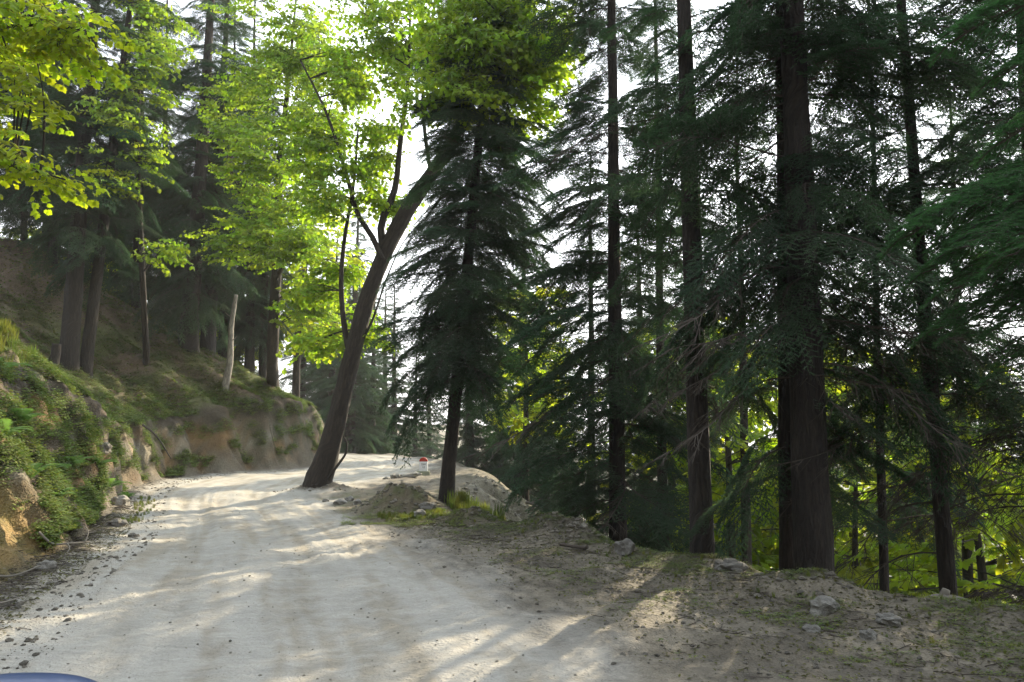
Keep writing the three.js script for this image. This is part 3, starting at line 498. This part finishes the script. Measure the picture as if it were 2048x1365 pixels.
// ---------------------------------------------------------------- trees beyond
{
  const mk = (px, d, H, seed, spec) => conifer({ name: 'distant_fir', ...spec, base: gAt(px, d), top: gAt(px, d).add(V(0.2, H, 0)), H, r: 0.2 + 0.01 * H, from: 1.0, len: H * 0.18, per: 5.5, gaps: -0.15, seed, far: true, bough: seed });
  const spread = (proto, kind, list) => list.forEach(([px, d, s, a, label, group]) => { const c = proto.clone(); c.name = numbered(kind); delete c.userData.group; tag(c, label, null, group); c.position.copy(gAt(px, d)); c.rotation.y = a; c.scale.setScalar(s); scene.add(c); });
  const far = 'hazy firs beyond the road bend', low = 'firs low in the valley', back = 'firs behind the dark firs at right';
  spread(mk(700, 47, 17, 61, { label: 'hazy fir just right of the leaning maple foot, beyond the bend', group: far }), 'distant_fir', [[660, 52, 1.0, 1, 'hazy fir hidden mostly by the leaning maple trunk', far], [745, 50, 0.85, 2, 'shorter hazy fir beyond the bend, between leaning maple and kilometre stone', far], [790, 56, 1.1, 3, 'hazy fir above the rocks left of the kilometre stone', far], [722, 62, 1.2, 4, 'pale tall fir far beyond the bend, second right of the maple', far], [830, 60, 1.0, 5, 'hazy fir straight behind the kilometre stone', far], [640, 66, 1.3, 0.5, 'palest fir beyond the bend left of the leaning maple trunk', far], [770, 72, 1.3, 2.5, 'tallest faint fir in the gap between maple and drooping fir', far], [690, 78, 1.4, 1.5, 'faintest distant fir showing past the right side of maple trunk', far], [860, 70, 1.2, 3.7, 'distant fir behind the drooping fir left of its trunk', far], [600, 55, 1.1, 5.2, 'hazy fir over the far end of the earth bank', far]]);
  spread(mk(1040, 36, 15, 62, { label: 'blue-green fir in the middle of the valley gap', group: low }), 'distant_fir', [[1085, 40, 1.1, 1, 'blue-green fir at the right side of the valley gap', low], [1000, 44, 1.2, 2, 'blue-green fir at the left side of the valley gap', low], [1130, 46, 1.2, 3, 'farthest fir in the valley behind the spreading fir boughs', low], [940, 42, 1.0, 4, 'valley fir hidden mostly behind the drooping fir trunk', low]]);
  const backProto = mk(1400, 27, 17, 63, { label: 'dim fir directly behind the bare straight trunk', group: back });
  spread(backProto, 'distant_fir', [[1290, 31, 1, 2.2, 'dim fir far back left of the bare straight trunk', back], [205, 38, 1.15, 1.4, 'fir beyond the crest behind the two thick hillside trunks', 'firs beyond the hill crest'], [430, 40, 1.1, 3.3, 'fir beyond the hill behind the pale dead trunk', 'firs beyond the hill crest'], [70, 34, 1.1, 5.0, 'fir beyond the crest near the left frame edge', 'firs beyond the hill crest']]);
  // the forest goes on beside and behind the viewpoint
  const round_ = 'firs standing along the road beside and behind the viewpoint';
  for (const [x, d, s, a] of [[-9, 3, 1.1, 1], [-12, -2, 1.2, 2], [-8, -6, 1.1, 3], [-13, -10, 1.2, 4], [-6, -13, 1.1, 5], [-2, -19, 1.2, 0.5], [4, -17, 1.2, 1.6], [9, -12, 1.2, 2.4], [11, -5, 1.2, 3.3], [13, 1, 1.2, 4.4], [9.5, 4, 1.1, 5.5], [-16, 5, 1.2, 0.2], [14, -14, 1.2, 1.1], [-10, -18, 1.2, 2.1]]) { const q = backProto.clone(); q.name = numbered('distant_fir'); tag(q, 'fir standing along the road beside or behind the viewpoint, outside the picture', null, round_); q.position.set(x, ground(x, d), -d); q.rotation.y = a; q.scale.setScalar(s); scene.add(q); }
  const grp = 'backlit broadleaf trees behind the dark firs', hill = 'broadleaf trees behind the hillside firs';
  const g = gAt(1700, 20), t0 = [g, g.clone().add(V(0.1, 3, 0)), g.clone().add(V(-0.1, 6, 0.1)), g.clone().add(V(0.1, 9, 0))], c = (x, y, z) => g.clone().add(V(x, y, z));
  const proto = broadleaf({ name: 'broadleaf_tree', label: 'backlit yellow-green broadleaf tree just right of the thickest fir trunk', group: grp, trunk: t0, radii: [0.18, 0.15, 0.12, 0.08, 0.04], seed: 33, blobs: [[c(0, 9, 0), [2.2, 1.6, 2.2], 16], [c(-1, 6.5, 0.5), [2.2, 1.5, 2], 16], [c(1.2, 5, 0), [2, 1.5, 2], 14], [c(0, 3.4, 0.3), [2.3, 1.2, 2], 12]], per: 5, spread: 0.6, cluster: BIG_CLUSTERS, leaf: M.litLeaf });
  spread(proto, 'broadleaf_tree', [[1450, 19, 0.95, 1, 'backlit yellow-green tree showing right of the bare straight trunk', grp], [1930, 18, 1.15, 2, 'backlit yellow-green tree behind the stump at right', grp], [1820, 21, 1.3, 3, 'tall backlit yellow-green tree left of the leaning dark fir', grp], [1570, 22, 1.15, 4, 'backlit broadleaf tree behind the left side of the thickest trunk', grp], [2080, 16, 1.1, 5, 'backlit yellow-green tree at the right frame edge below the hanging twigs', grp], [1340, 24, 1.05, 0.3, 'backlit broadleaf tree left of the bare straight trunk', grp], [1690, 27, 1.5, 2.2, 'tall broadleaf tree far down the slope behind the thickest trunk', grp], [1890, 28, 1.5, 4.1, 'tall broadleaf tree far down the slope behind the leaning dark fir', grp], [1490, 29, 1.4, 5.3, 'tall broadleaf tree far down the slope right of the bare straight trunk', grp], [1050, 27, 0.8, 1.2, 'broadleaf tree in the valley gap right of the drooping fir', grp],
    [200, 35, 0.9, 2, 'broadleaf tree on the far side of the crest behind the thickest hillside fir', hill], [340, 37, 1, 4, 'broadleaf tree behind the tall dark hillside fir', hill], [40, 36, 0.9, 1, 'broadleaf tree beyond the crest at the left frame edge', hill], [470, 39, 1.0, 3, 'yellowish broadleaf tree behind the pale dead trunk', hill], [590, 36, 1.15, 2, 'hazy yellowish broadleaf tree at the end of the earth bank']]);
}

// ---------------------------------------------------------------- plants on the bank
function frondGeo(seed, L) {
  const r = rngOf(seed), S = new Soup(), main = (t) => V(L * t * (1 - 0.12 * t), L * (0.75 * t - 0.85 * t * t), 0);
  S.twig(main(0), main(0.5), 0.004); S.twig(main(0.5), main(1), 0.0025);
  for (let i = 0; i < 26; i++) { const t = 0.14 + 0.86 * i / 26, l = L * 0.24 * Math.sin(Math.PI * Math.pow(1 - t, 0.8)) * (0.9 + 0.2 * r()) + 0.012; for (const s of [1, -1]) { const a = main(t), w = 0.45 * L / 26, b = main(Math.min(1, t + w * 1.3 / L)); const tip = a.clone().add(V(l * 0.35, -l * 0.25, s * l)), m1 = a.clone().lerp(tip, 0.5).add(V(w * 0.8, 0.004, 0)), m2 = a.clone().lerp(tip, 0.5).add(V(-w * 0.6, 0, 0)); S.tri(a, b, m1); S.tri(a, m1, m2); S.tri(m2, m1, tip); } }
  return S.geo();
}
const FRONDS = [1, 2, 3].map((s) => frondGeo(s, 0.7));
function fern(px, d, s, label, seed) {
  const r = rngOf(seed * 7 + 1), t = thing('fern', label, 'fern', gAt(px, d)), n = 9;
  for (let i = 0; i < n; i++) { const f = part('frond', FRONDS[i % 3], M.fern, t); f.rotation.set(0, i / n * 6.28 + r(), 0.3 + 0.4 * r(), 'YZX'); f.scale.setScalar(s * (0.5 + 0.4 * r())); }
}
[[40, 11.6, 1.1, 'large fern on top of the bank nearest the left edge'], [95, 12.3, 1.0, 'fern on the bank top right of the largest fern'], [150, 13.4, 0.8, 'fern on the bank top above the rust-coloured earth'], [10, 10.8, 1.0, 'fern low at the left frame edge below the bank top'], [70, 10.9, 0.8, 'fern hanging from the middle of the near bank face'], [200, 14.6, 0.8, 'fern on the sloping bank top beside the dark round stone'], [222, 16.0, 0.9, 'bright fern at the lip of the bank above the gully'], [262, 17.2, 0.6, 'small fern where the bank top dips lowest'], [120, 11.4, 0.6, 'small fern on the mossy ledge of the near bank'], [-10, 12.6, 1.1, 'fern cut by the left frame edge high on the bank']].forEach(([px, d, s, l], i) => fern(px, d, s, l, i + 1));

// leafy ground cover: nobody could count it
{
  const r = rngOf(900), S = new Soup(), S2 = new Soup();
  for (let i = 0; i < 12; i++) { const a = i * 2.4, p = V(Math.cos(a) * 0.09 * r(), 0.02 + 0.07 * r(), Math.sin(a) * 0.09 * r()), d = V(Math.cos(a), 0.1 - 0.5 * r(), Math.sin(a)).normalize(), z = d.clone().cross(V(0, 1, 0)).normalize(), l = 0.03 + 0.03 * r(); const e = p.clone().addScaledVector(d, l), m1 = p.clone().addScaledVector(d, l * 0.45).addScaledVector(z, l * 0.32), m2 = p.clone().addScaledVector(d, l * 0.45).addScaledVector(z, -l * 0.32); S.tri(p, m2, e); S.tri(p, e, m1); }
  for (let i = 0; i < 26; i++) { const a = r() * 6.28, p = V(gauss(r) * 0.05, 0, gauss(r) * 0.05), h = 0.1 + 0.14 * r(), t = V(Math.cos(a) * 0.08 * r(), h, Math.sin(a) * 0.08 * r()).add(p), w = V(-Math.sin(a), 0, Math.cos(a)).multiplyScalar(0.004), m = p.clone().lerp(t, 0.6).add(V(0, 0.02, 0)); S2.tri(p.clone().add(w), p.clone().sub(w), m.clone().sub(w)); S2.tri(p.clone().add(w), m.clone().sub(w), m.clone().add(w)); S2.tri(m.clone().add(w), m.clone().sub(w), t); }
  const herb = S.geo(), grass = S2.geo(), list = [], tints = [], gl = [], gt = [];
  for (let i = 0; i < 300000 && list.length < 42000; i++) {
    const d = 5 + 29 * r() ** 1.3, s = 0.75 + 9 * r() ** 1.7, x = edgeL(d) - s; if (x < -0.8 * d) continue;
    if (d < 10 && d > 7.3 && ground(x, d) < 0.9) continue; const k = fbm(d * 0.8 + 50, (s < 2.6 ? ground(x, d) * 1.2 : x * 0.5 + 9), 3) + (s < lerp(2.6, 1.5, smooth(11, 17, d)) ? lerp(0.16, -0.1, smooth(13, 18, d)) : 0.16 - 0.05 * (s - 3)); if (k < 0.02 * r()) continue;
    const y = ground(x, d), q = 0.6 + 0.7 * r(); list.push(mtx(V(x + 0.06 * (s < 2.3 ? 1 : 0), y + 0.015, -d), r() * 6.28, 0, s < 2.4 ? -0.5 : -0.1, q)); const b = 0.55 + 0.6 * r(); tints.push(new THREE.Color().setRGB(b * (0.95 + 0.55 * r()), b, b * 0.9));
  }
  { const F = new Soup(); F.tri(V(-0.03, 0, 0), V(0, 0.008, 0.016), V(0.035, 0.004, 0)); F.tri(V(-0.03, 0, 0), V(0.035, 0.004, 0), V(0, 0.01, -0.016)); const fl = [], ft = [];
    for (let i = 0; i < 42000; i++) { const d = 9 + 24 * r(), s = 1.9 + 11 * r() ** 1.4, x = edgeL(d) - s; if (x < -0.75 * d) continue; fl.push(mtx(V(x, ground(x, d) + 0.015, -d), r() * 6.28, 0.5 * gauss(r), 0.5 * gauss(r), 0.8 + 1.4 * r())); const b = 0.5 + 0.9 * r(); r() < 0.55 ? ft.push(new THREE.Color().setRGB(b * 1.5, b * 0.85, b * 1.1)) : ft.push(new THREE.Color().setRGB(b, b, b * 0.8)); }
    for (let i = 0; i < 20000; i++) { const d = 4.6 + 10 * r(), x = r() < 0.25 ? edgeL(d) - 0.7 * r() : lerp(edgeR(d) + 0.3, drop(d) + 0.4, Math.pow(r(), 0.55)); fl.push(mtx(V(x, ground(x, d) + 0.006, -d), r() * 6.28, 0.4 * gauss(r), 0.4 * gauss(r), 0.25 + 0.5 * r())); const b = 0.3 + 0.6 * r(); ft.push(new THREE.Color().setRGB(b * 1.3, b * 0.75, b * 1.0)); }
    tag(instances('leaf_litter', F.geo(), M.herb, fl, scene, 'stuff', ft), 'fallen brown and green leaves strewn over the hillside and verges', 'leaf litter'); }
  const put = (x, d, q) => { gl.push(mtx(V(x, ground(x, d) - 0.01, -d), r() * 6.28, 0, 0, q * (0.6 + 0.8 * r()))); const b = 0.55 + 0.5 * r(); gt.push(new THREE.Color().setRGB(b * (1.1 + 0.6 * r()), b, b * 0.8)); };
  for (let i = 0; i < 500; i++) { const d = 13.5 + 4.5 * r(), x = drop(d) + 0.1 + 2.4 * r(); if (fbm(x, d, 2) > -0.15) put(x, d, 1.4); }
  for (let i = 0; i < 170; i++) { const px = 760 + 130 * r(), d = 13.7 + 0.8 * r(); put(xAt(px, d), d, 0.38); }
  for (let i = 0; i < 420; i++) { const d = 6.0 + 8 * r(), x = drop(d) - 0.25 + 1.0 * gauss(r); if (fbm(x * 0.8, d * 0.8, 2) > 0) put(x, d, 0.25); }
  for (let i = 0; i < 260; i++) { const d = 5 + 6 * r(), x = drop(d) - 2.6 * r(); if (fbm(x * 1.2, d * 1.2, 2) > 0.12) put(x, d, 0.18); }
  for (let i = 0; i < 15000; i++) { const d = 4.8 + 10 * r(), x = lerp(edgeR(d) + 0.6, drop(d) + 0.5, Math.pow(r(), 0.5)); if (fbm(x * 0.7 + 3, d * 0.7, 3) + 0.35 * smooth(-1, 0.2, x - drop(d)) < 0.08 + 0.12 * r()) continue; list.push(mtx(V(x, ground(x, d) - 0.005, -d), r() * 6.28, 0, 0, 0.22 + 0.35 * r())); const b = 0.5 + 0.5 * r(); tints.push(new THREE.Color().setRGB(b * (1 + 0.6 * r()), b, b * 0.8)); }
  for (let i = 0; i < 1800; i++) { const px = 690 + 240 * r(), d = 12.9 + 1.6 * r(); const x = xAt(px, d); if (fbm(x * 1.5, d * 1.5, 2) < 0) continue; list.push(mtx(V(x, ground(x, d), -d), r() * 6.28, 0, 0, 0.3 + 0.4 * r())); const b = 0.7 + 0.5 * r(); tints.push(new THREE.Color().setRGB(b * 1.5, b * 1.1, b * 0.6)); }
  for (let i = 0; i < 500; i++) { const d = 9 + 12 * r(), x = edgeL(d) - 2.3 - 1.6 * r(); put(x, d, 1.2); }
  for (let i = 0; i < 60; i++) { const d = 13 + 5 * r(), x = edgeL(d) + 0.2 * gauss(r); put(x, d, 0.4); }
  tag(instances('ground_cover', herb, M.herb, list, scene, 'stuff', tints), 'small leafy ground cover creeping over the bank and hillside', 'ground cover');
  tag(instances('grass', grass, M.herb, gl, scene, 'stuff', gt), 'grass and weeds along the road edges, mound and bank top', 'grass');
}

// ---------------------------------------------------------------- stones, gravel, litter, wood
function rockGeo(seed, flat = 0.6) {
  const g = new THREE.IcosahedronGeometry(1, 3), p = g.attributes.position;
  for (let i = 0; i < p.count; i++) { const x = p.getX(i), y = p.getY(i), z = p.getZ(i), k = 1 + 0.28 * n3(x * 0.9 + seed * 9, y * 0.9, z * 0.9) + 0.12 * n3(x * 2.3, y * 2.3 + seed, z * 2.3); const q = (v) => Math.sign(v) * Math.pow(Math.abs(v), 0.85); p.setXYZ(i, q(x) * k, q(y) * k * flat, q(z) * k); }
  g.computeVertexNormals(); return g;
}
const ROCKS = [1, 2, 3, 4].map((s) => rockGeo(s, 0.45 + 0.1 * s));
function rock(px, d, size, label, k, color) { const m = new THREE.Mesh(ROCKS[k % 4], color ?? M.stone); m.name = numbered('rock'); const g = gAt(px, d); m.position.copy(g).add(V(0, size * 0.25, 0)); m.scale.setScalar(size); m.rotation.y = k * 1.7; scene.add(m); return tag(m, label, 'rock'); }
const darkStone = M.stone.clone(); darkStone.color.setRGB(0.22, 0.2, 0.17);
rock(856, 14.6, 0.16, 'brown rock in the right flank of the dirt mound', 1, darkStone); rock(842, 14.05, 0.11, 'rounded stone at the foot of the dirt mound among weeds', 2);
rock(684, 16.6, 0.13, 'biggest stone right of the leaning maple foot', 0); rock(702, 16.9, 0.1, 'pale flat stone between leaning maple and dirt mound', 3); rock(718, 16.4, 0.09, 'small stone at the left foot of the dirt mound', 2); rock(655, 17.0, 0.07, 'small pale stone below the leaning maple foot', 1);
rock(1245, 10.2, 0.13, 'grey boulder on the verge in front of the spreading fir', 3, darkStone); rock(1452, 8.75, 0.17, 'flat brown boulder right of the bare straight fir trunk', 0, darkStone);
rock(1632, 7.2, 0.12, 'flat pale stone on the verge in front of the thickest fir', 2); rock(1757, 6.75, 0.1, 'flat pale stone on the right verge, nearer than the stump', 0); rock(1605, 6.6, 0.07, 'small flat stone left of the bigger pale stone on verge', 1); rock(1715, 6.15, 0.06, 'small pale stone lowest on the right verge', 3);
rock(248, 15.8, 0.17, 'pale flat stone fallen at the bank foot near the road', 3); rock(246, 12.6, 0.13, 'dark stone in the ditch left of the road', 0, darkStone); rock(276, 11.8, 0.06, 'small dark stone at the left road edge', 2, darkStone); rock(110, 8.8, 0.1, 'pale stone lying below the fallen branch', 1); rock(208, 16.2, 0.16, 'dark round stone on the slope above the bank', 2, darkStone);
{
  const r = rngOf(1234), P1 = [], P2 = [], tw = [], lv = [], S = new Soup(), chip = new THREE.IcosahedronGeometry(1, 1), cp = chip.attributes.position;
  for (let i = 0; i < cp.count; i++) { const x = cp.getX(i), y = cp.getY(i), z = cp.getZ(i), k = 1 + 0.35 * n3(x * 1.3, y * 1.3, z * 1.3); cp.setXYZ(i, x * k, y * k * 0.55, z * k); } chip.computeVertexNormals();
  const tints = [];
  const put = (x, d, s) => { P1.push(mtx(V(x, ground(x, d) + s * 0.2, -d), r() * 6.28, 0.3 * gauss(r), 0.3 * gauss(r), s)); const b = 0.5 + 0.7 * r(); tints.push(new THREE.Color().setRGB(b * 1.05, b, b * 0.92)); };
  for (let i = 0; i < 5200; i++) { const d = 4.6 + 12 * r() ** 1.5, a = edgeR(d) - 0.3, b = drop(d); const x = lerp(a, b, Math.pow(r(), 0.55)); if (fbm(x * 0.9, d * 0.9, 3) + 0.25 < r() * 0.6) continue; put(x, d, 0.006 + 0.02 * r() ** 4); }
  for (let i = 0; i < 4200; i++) { const d = 4.6 + 24 * r() ** 1.4, x = edgeL(d) + 0.5 - 1.3 * r(); put(x, d, 0.004 + 0.03 * r() ** 6); }
  for (let i = 0; i < 1200; i++) { const m = mounds[Math.floor(r() * mounds.length)], x = m[0] + m[2] * 1.1 * gauss(r), d = m[1] + m[3] * 1.1 * gauss(r); put(x, d, 0.008 + 0.035 * r() ** 3); }
  for (let i = 0; i < 1500; i++) { const d = 4.7 + 14 * r() ** 1.5, x = lerp(edgeL(d), edgeR(d), r()); put(x, d, 0.003 + 0.011 * r() ** 6); tints[tints.length - 1].multiplyScalar(1.35); }
  for (let i = 0; i < 900; i++) { const d = 19 + 7 * r(), x = drop(d) + 3 * r(); put(x, d, 0.02 + 0.05 * r() ** 3); }
  tag(instances('gravel', chip, M.stone, P1, scene, 'stuff', tints), 'loose gravel and clods scattered along the road and verges', 'gravel');
  S.twig(V(-0.5, 0, 0), V(0.5, 0.05, 0.06), 0.03); S.twig(V(0.1, 0.02, 0.03), V(0.4, 0.08, -0.2), 0.02); const tg = S.geo();
  for (let i = 0; i < 6500; i++) { const d = 4.6 + 13 * r() ** 1.4; let x = r() < 0.55 ? edgeL(d) - 0.55 + 0.45 * gauss(r) : lerp(edgeR(d) + 0.6, drop(d), Math.pow(r(), 0.6)); if (x > 0 && fbm(x, d, 2) < -0.05) continue; tw.push(mtx(V(x, ground(x, d) + 0.008, -d), r() * 6.28, 0, 0, 0.05 + 0.16 * r() ** 3)); }
  tag(instances('twig_litter', tg, M.wood, tw, scene, 'stuff'), 'dark twigs and needles littering the verges', 'litter');
}
function branchThing(name, label, cat, pts, r0, r1, mat, forks = []) {
  const base = pts[0], t = thing(name, label, cat, base); part('stem', tube(pts.map((p) => p.clone().sub(base)), (q) => lerp(r0, r1, q), 18, 8, 0.12, pts.length), mat, t);
  for (const f of forks) part('fork', tube(f.map((p) => p.clone().sub(base)), (q) => lerp(r1 * 1.2, r1 * 0.5, q), 10, 6, 0.1), mat, t);
}
{
  const on = (px, d, h = 0.04) => gAt(px, d).add(V(0, h, 0));
  branchThing('fallen_branch', 'pale fallen branch lying in the ditch at the bank foot', 'branch', [on(92, 9.9, 0.25), on(122, 10, 0.14), on(150, 10.1, 0.1), on(193, 10.5, 0.08)], 0.016, 0.009, M.deadwood, [[on(150, 10.1, 0.1), on(155, 9.95, 0.06), on(150, 9.8, 0.03)], [on(185, 10.4, 0.09), on(190, 10.5, 0.2), on(183, 10.6, 0.26)]]);
  branchThing('fallen_branch', 'thin straight stick on the left verge in sunlight', 'branch', [on(10, 8.3), on(50, 8.4, 0.05), on(100, 8.6, 0.06)], 0.014, 0.008, M.deadwood);
  branchThing('fallen_branch', 'thin stick at the left frame edge nearest the camera', 'branch', [on(0, 6.9), on(30, 7.0, 0.05), on(70, 7.25, 0.05)], 0.012, 0.006, M.deadwood);
  branchThing('tree_root', 'dark root hanging down the bare orange earth of the bank', 'root', [at(285, 850, 18.6), at(305, 865, 18.5), at(322, 885, 18.45), at(338, 912, 18.35), at(342, 918, 18.3)], 0.03, 0.012, M.wood);
  branchThing('fallen_branch', 'dark broken branch lying on the dirt in front of the small mound', 'branch', [on(1118, 10.45), on(1140, 10.4, 0.05), on(1165, 10.35, 0.05), on(1172, 10.3, 0.06)], 0.02, 0.03, M.wood);
  branchThing('fallen_branch', 'grey forked dead branch hanging on the slope by the spreading fir', 'branch', [at(1052, 1005, 14.5), at(1072, 1012, 14.4), at(1086, 1025, 14.3), at(1084, 1045, 14.2)], 0.03, 0.015, M.deadwood, [[at(1072, 1012, 14.4), at(1060, 1022, 14.3), at(1050, 1030, 14.2)], [at(1060, 1008, 14.45), at(1075, 1000, 14.5), at(1090, 998, 14.5)]]);
  const st = thing('tree_stump', 'weathered grey stump with roots on the right road edge', 'stump', gAt(1862, 7.45));
  part('stump', tube([V(0, -0.15, 0), V(0, 0, 0), V(0.01, 0.1, 0), V(0.04, 0.2, 0.01)], (q) => 0.085 - 0.05 * q, 14, 12, 0.3, 2), M.deadwood, st);
  for (const [a, l] of [[0.2, 0.42], [0.9, 0.3], [3.4, 0.25], [2.2, 0.2]]) part('root', tube([V(0, 0.12, 0), V(Math.cos(a) * l * 0.5, 0.1, Math.sin(a) * l * 0.5), V(Math.cos(a) * l, -0.03, Math.sin(a) * l)], (q) => 0.03 * (1 - q) + 0.008, 9, 7, 0.2), M.deadwood, st);
  const s2 = thing('tree_stump', 'short stump on the hill crest beside the thickest fir', 'stump', gAt(100, 22.5));
  part('stump', tube([V(0, -0.3, 0), V(0, 0.1, 0), V(0.02, 0.35, 0), V(0.02, 0.58, 0)], (q) => 0.15 - 0.03 * q, 12, 12, 0.12, 5), M.barkFir, s2);
}

// ---------------------------------------------------------------- the kilometre stone
{
  const d = 26, g = gAt(848, d), t = thing('kilometre_stone', 'white kilometre stone with red top on a mossy concrete base beside the road', 'milestone', V(g.x, Math.max(g.y, -0.05), g.z));
  t.rotation.y = 0.06; const k = 1.12;
  const box = (w, h, dp, y) => { const s = new THREE.Shape(); s.moveTo(-w / 2, 0); s.lineTo(w / 2, 0); s.lineTo(w / 2 - 0.01, h); s.lineTo(-w / 2 + 0.01, h); const e = new THREE.ExtrudeGeometry(s, { depth: dp, bevelEnabled: true, bevelSize: 0.008, bevelThickness: 0.008, bevelSegments: 2 }); e.translate(0, y, -dp / 2); return e; };
  part('base', box(0.4 * k, 0.24, 0.3, -0.1), M.concrete, t);
  part('post', box(0.255 * k, 0.285 * k, 0.11, 0.148), M.whitePaint, t);
  const s = new THREE.Shape(), w = 0.245 * k, h = 0.115 * k; s.moveTo(-w / 2, 0); s.lineTo(w / 2, 0); s.absellipse(0, 0, w / 2, h, 0, Math.PI, false); const cap = new THREE.ExtrudeGeometry(s, { depth: 0.11, bevelEnabled: true, bevelSize: 0.006, bevelThickness: 0.008, bevelSegments: 2, curveSegments: 20 }); cap.translate(0, 0.15 + 0.295 * k, -0.055);
  part('cap', cap, M.redPaint, t);
  const c = document.createElement('canvas'); c.width = 256; c.height = 256; const x = c.getContext('2d'); x.fillStyle = '#e2e0e2'; x.fillRect(0, 0, 256, 256); x.strokeStyle = '#30303c'; x.lineWidth = 9; x.lineCap = 'round';
  x.beginPath(); x.moveTo(48, 42); x.lineTo(212, 42);                                  // head line of the place name and its letters
  x.moveTo(76, 42); x.bezierCurveTo(50, 62, 92, 66, 76, 80); x.bezierCurveTo(56, 96, 88, 104, 92, 92); x.moveTo(76, 40); x.lineTo(84, 22);
  x.moveTo(112, 42); x.lineTo(112, 92); x.moveTo(136, 42); x.lineTo(136, 60); x.bezierCurveTo(120, 64, 120, 92, 146, 88); x.moveTo(164, 42); x.lineTo(164, 92); x.moveTo(164, 64); x.bezierCurveTo(178, 56, 186, 60, 184, 76); x.moveTo(198, 42); x.lineTo(198, 88); x.stroke();
  x.fillStyle = '#30303c'; x.font = 'bold 84px sans-serif'; x.textAlign = 'center'; x.fillText('12', 134, 196);
  const tx = new THREE.CanvasTexture(c); tx.colorSpace = THREE.SRGBColorSpace;
  const face = part('lettering', new THREE.PlaneGeometry(0.225 * k, 0.225 * k), new THREE.MeshStandardMaterial({ map: tx, roughness: 0.75 }), t); face.position.set(0, 0.148 + 0.15 * k, 0.055 + 0.008 + 0.003);
  const slab = new THREE.Mesh(ROCKS[1], M.stone); slab.name = numbered('rock'); slab.position.copy(gAt(818, 24.6)).add(V(0, 0.06, 0)); slab.scale.set(0.42, 0.14, 0.16); slab.rotation.set(0, 0.5, 0.15); scene.add(slab); tag(slab, 'long pale rock slab lying just below the kilometre stone', 'rock');
  rock(792, 24.2, 0.16, 'grey rock left of the long slab by the kilometre stone', 2); rock(775, 23.6, 0.11, 'small rock on the road edge short of the kilometre stone', 0);
}

// ---------------------------------------------------------------- the car the picture is taken from: its blue wing mirror and bonnet
{
  const t = thing('car', 'blurred blue rounded top of a car mirror in the lower left corner', 'car', V(0, 0, -1.2));
  const m = at(40, 1486, 1.15).sub(t.position), g = new THREE.SphereGeometry(1, 48, 32), p = g.attributes.position;
  for (let i = 0; i < p.count; i++) { const q = (v, e) => Math.sign(v) * Math.pow(Math.abs(v), e); p.setXYZ(i, q(p.getX(i), 0.75) * 0.15, q(p.getY(i), 0.8) * 0.095, q(p.getZ(i), 0.9) * 0.07); } g.computeVertexNormals();
  const mir = part('wing_mirror', g, M.carPaint, t); mir.position.copy(m);
  const glass = part('mirror_glass', new THREE.CylinderGeometry(0.075, 0.075, 0.006, 40), new THREE.MeshStandardMaterial({ color: 0xffffff, metalness: 1, roughness: 0.04 }), mir); glass.rotation.x = Math.PI / 2; glass.scale.set(1.6, 1, 1); glass.position.set(0, 0, 0.07);
  const body = new THREE.Shape(); body.moveTo(0.55, 0.3); body.lineTo(0.6, 0.95); body.quadraticCurveTo(0.3, 1.1, -0.3, 1.02); body.quadraticCurveTo(-0.95, 0.9, -1.05, 0.72); body.lineTo(-1.08, 0.3);
  const e = new THREE.ExtrudeGeometry(body, { depth: 1.4, bevelEnabled: true, bevelSize: 0.04, bevelThickness: 0.08, bevelSegments: 5, curveSegments: 20 }); e.rotateY(-Math.PI / 2); e.translate(0.7, -0.08, 0);
  part('bonnet', e, M.carPaint, t);
  part('mirror_arm', tube([m.clone().add(V(0.02, -0.07, 0)), m.clone().add(V(0.08, -0.16, 0.02)), V(m.x + 0.12, 0.86, m.z + 0.05)], () => 0.022, 8, 8), M.rubber, t);
  for (const [wx, wz] of [[-0.72, -0.45], [0.72, -0.45]]) { const w = part('wheel', new THREE.CylinderGeometry(0.33, 0.33, 0.2, 36), M.rubber, t); w.rotation.z = Math.PI / 2; w.position.set(wx, 0.33, wz); }
}

scene.traverse((o) => { if (o.isMesh) { o.castShadow = true; o.receiveShadow = true; } });
renderer.render(scene, camera);
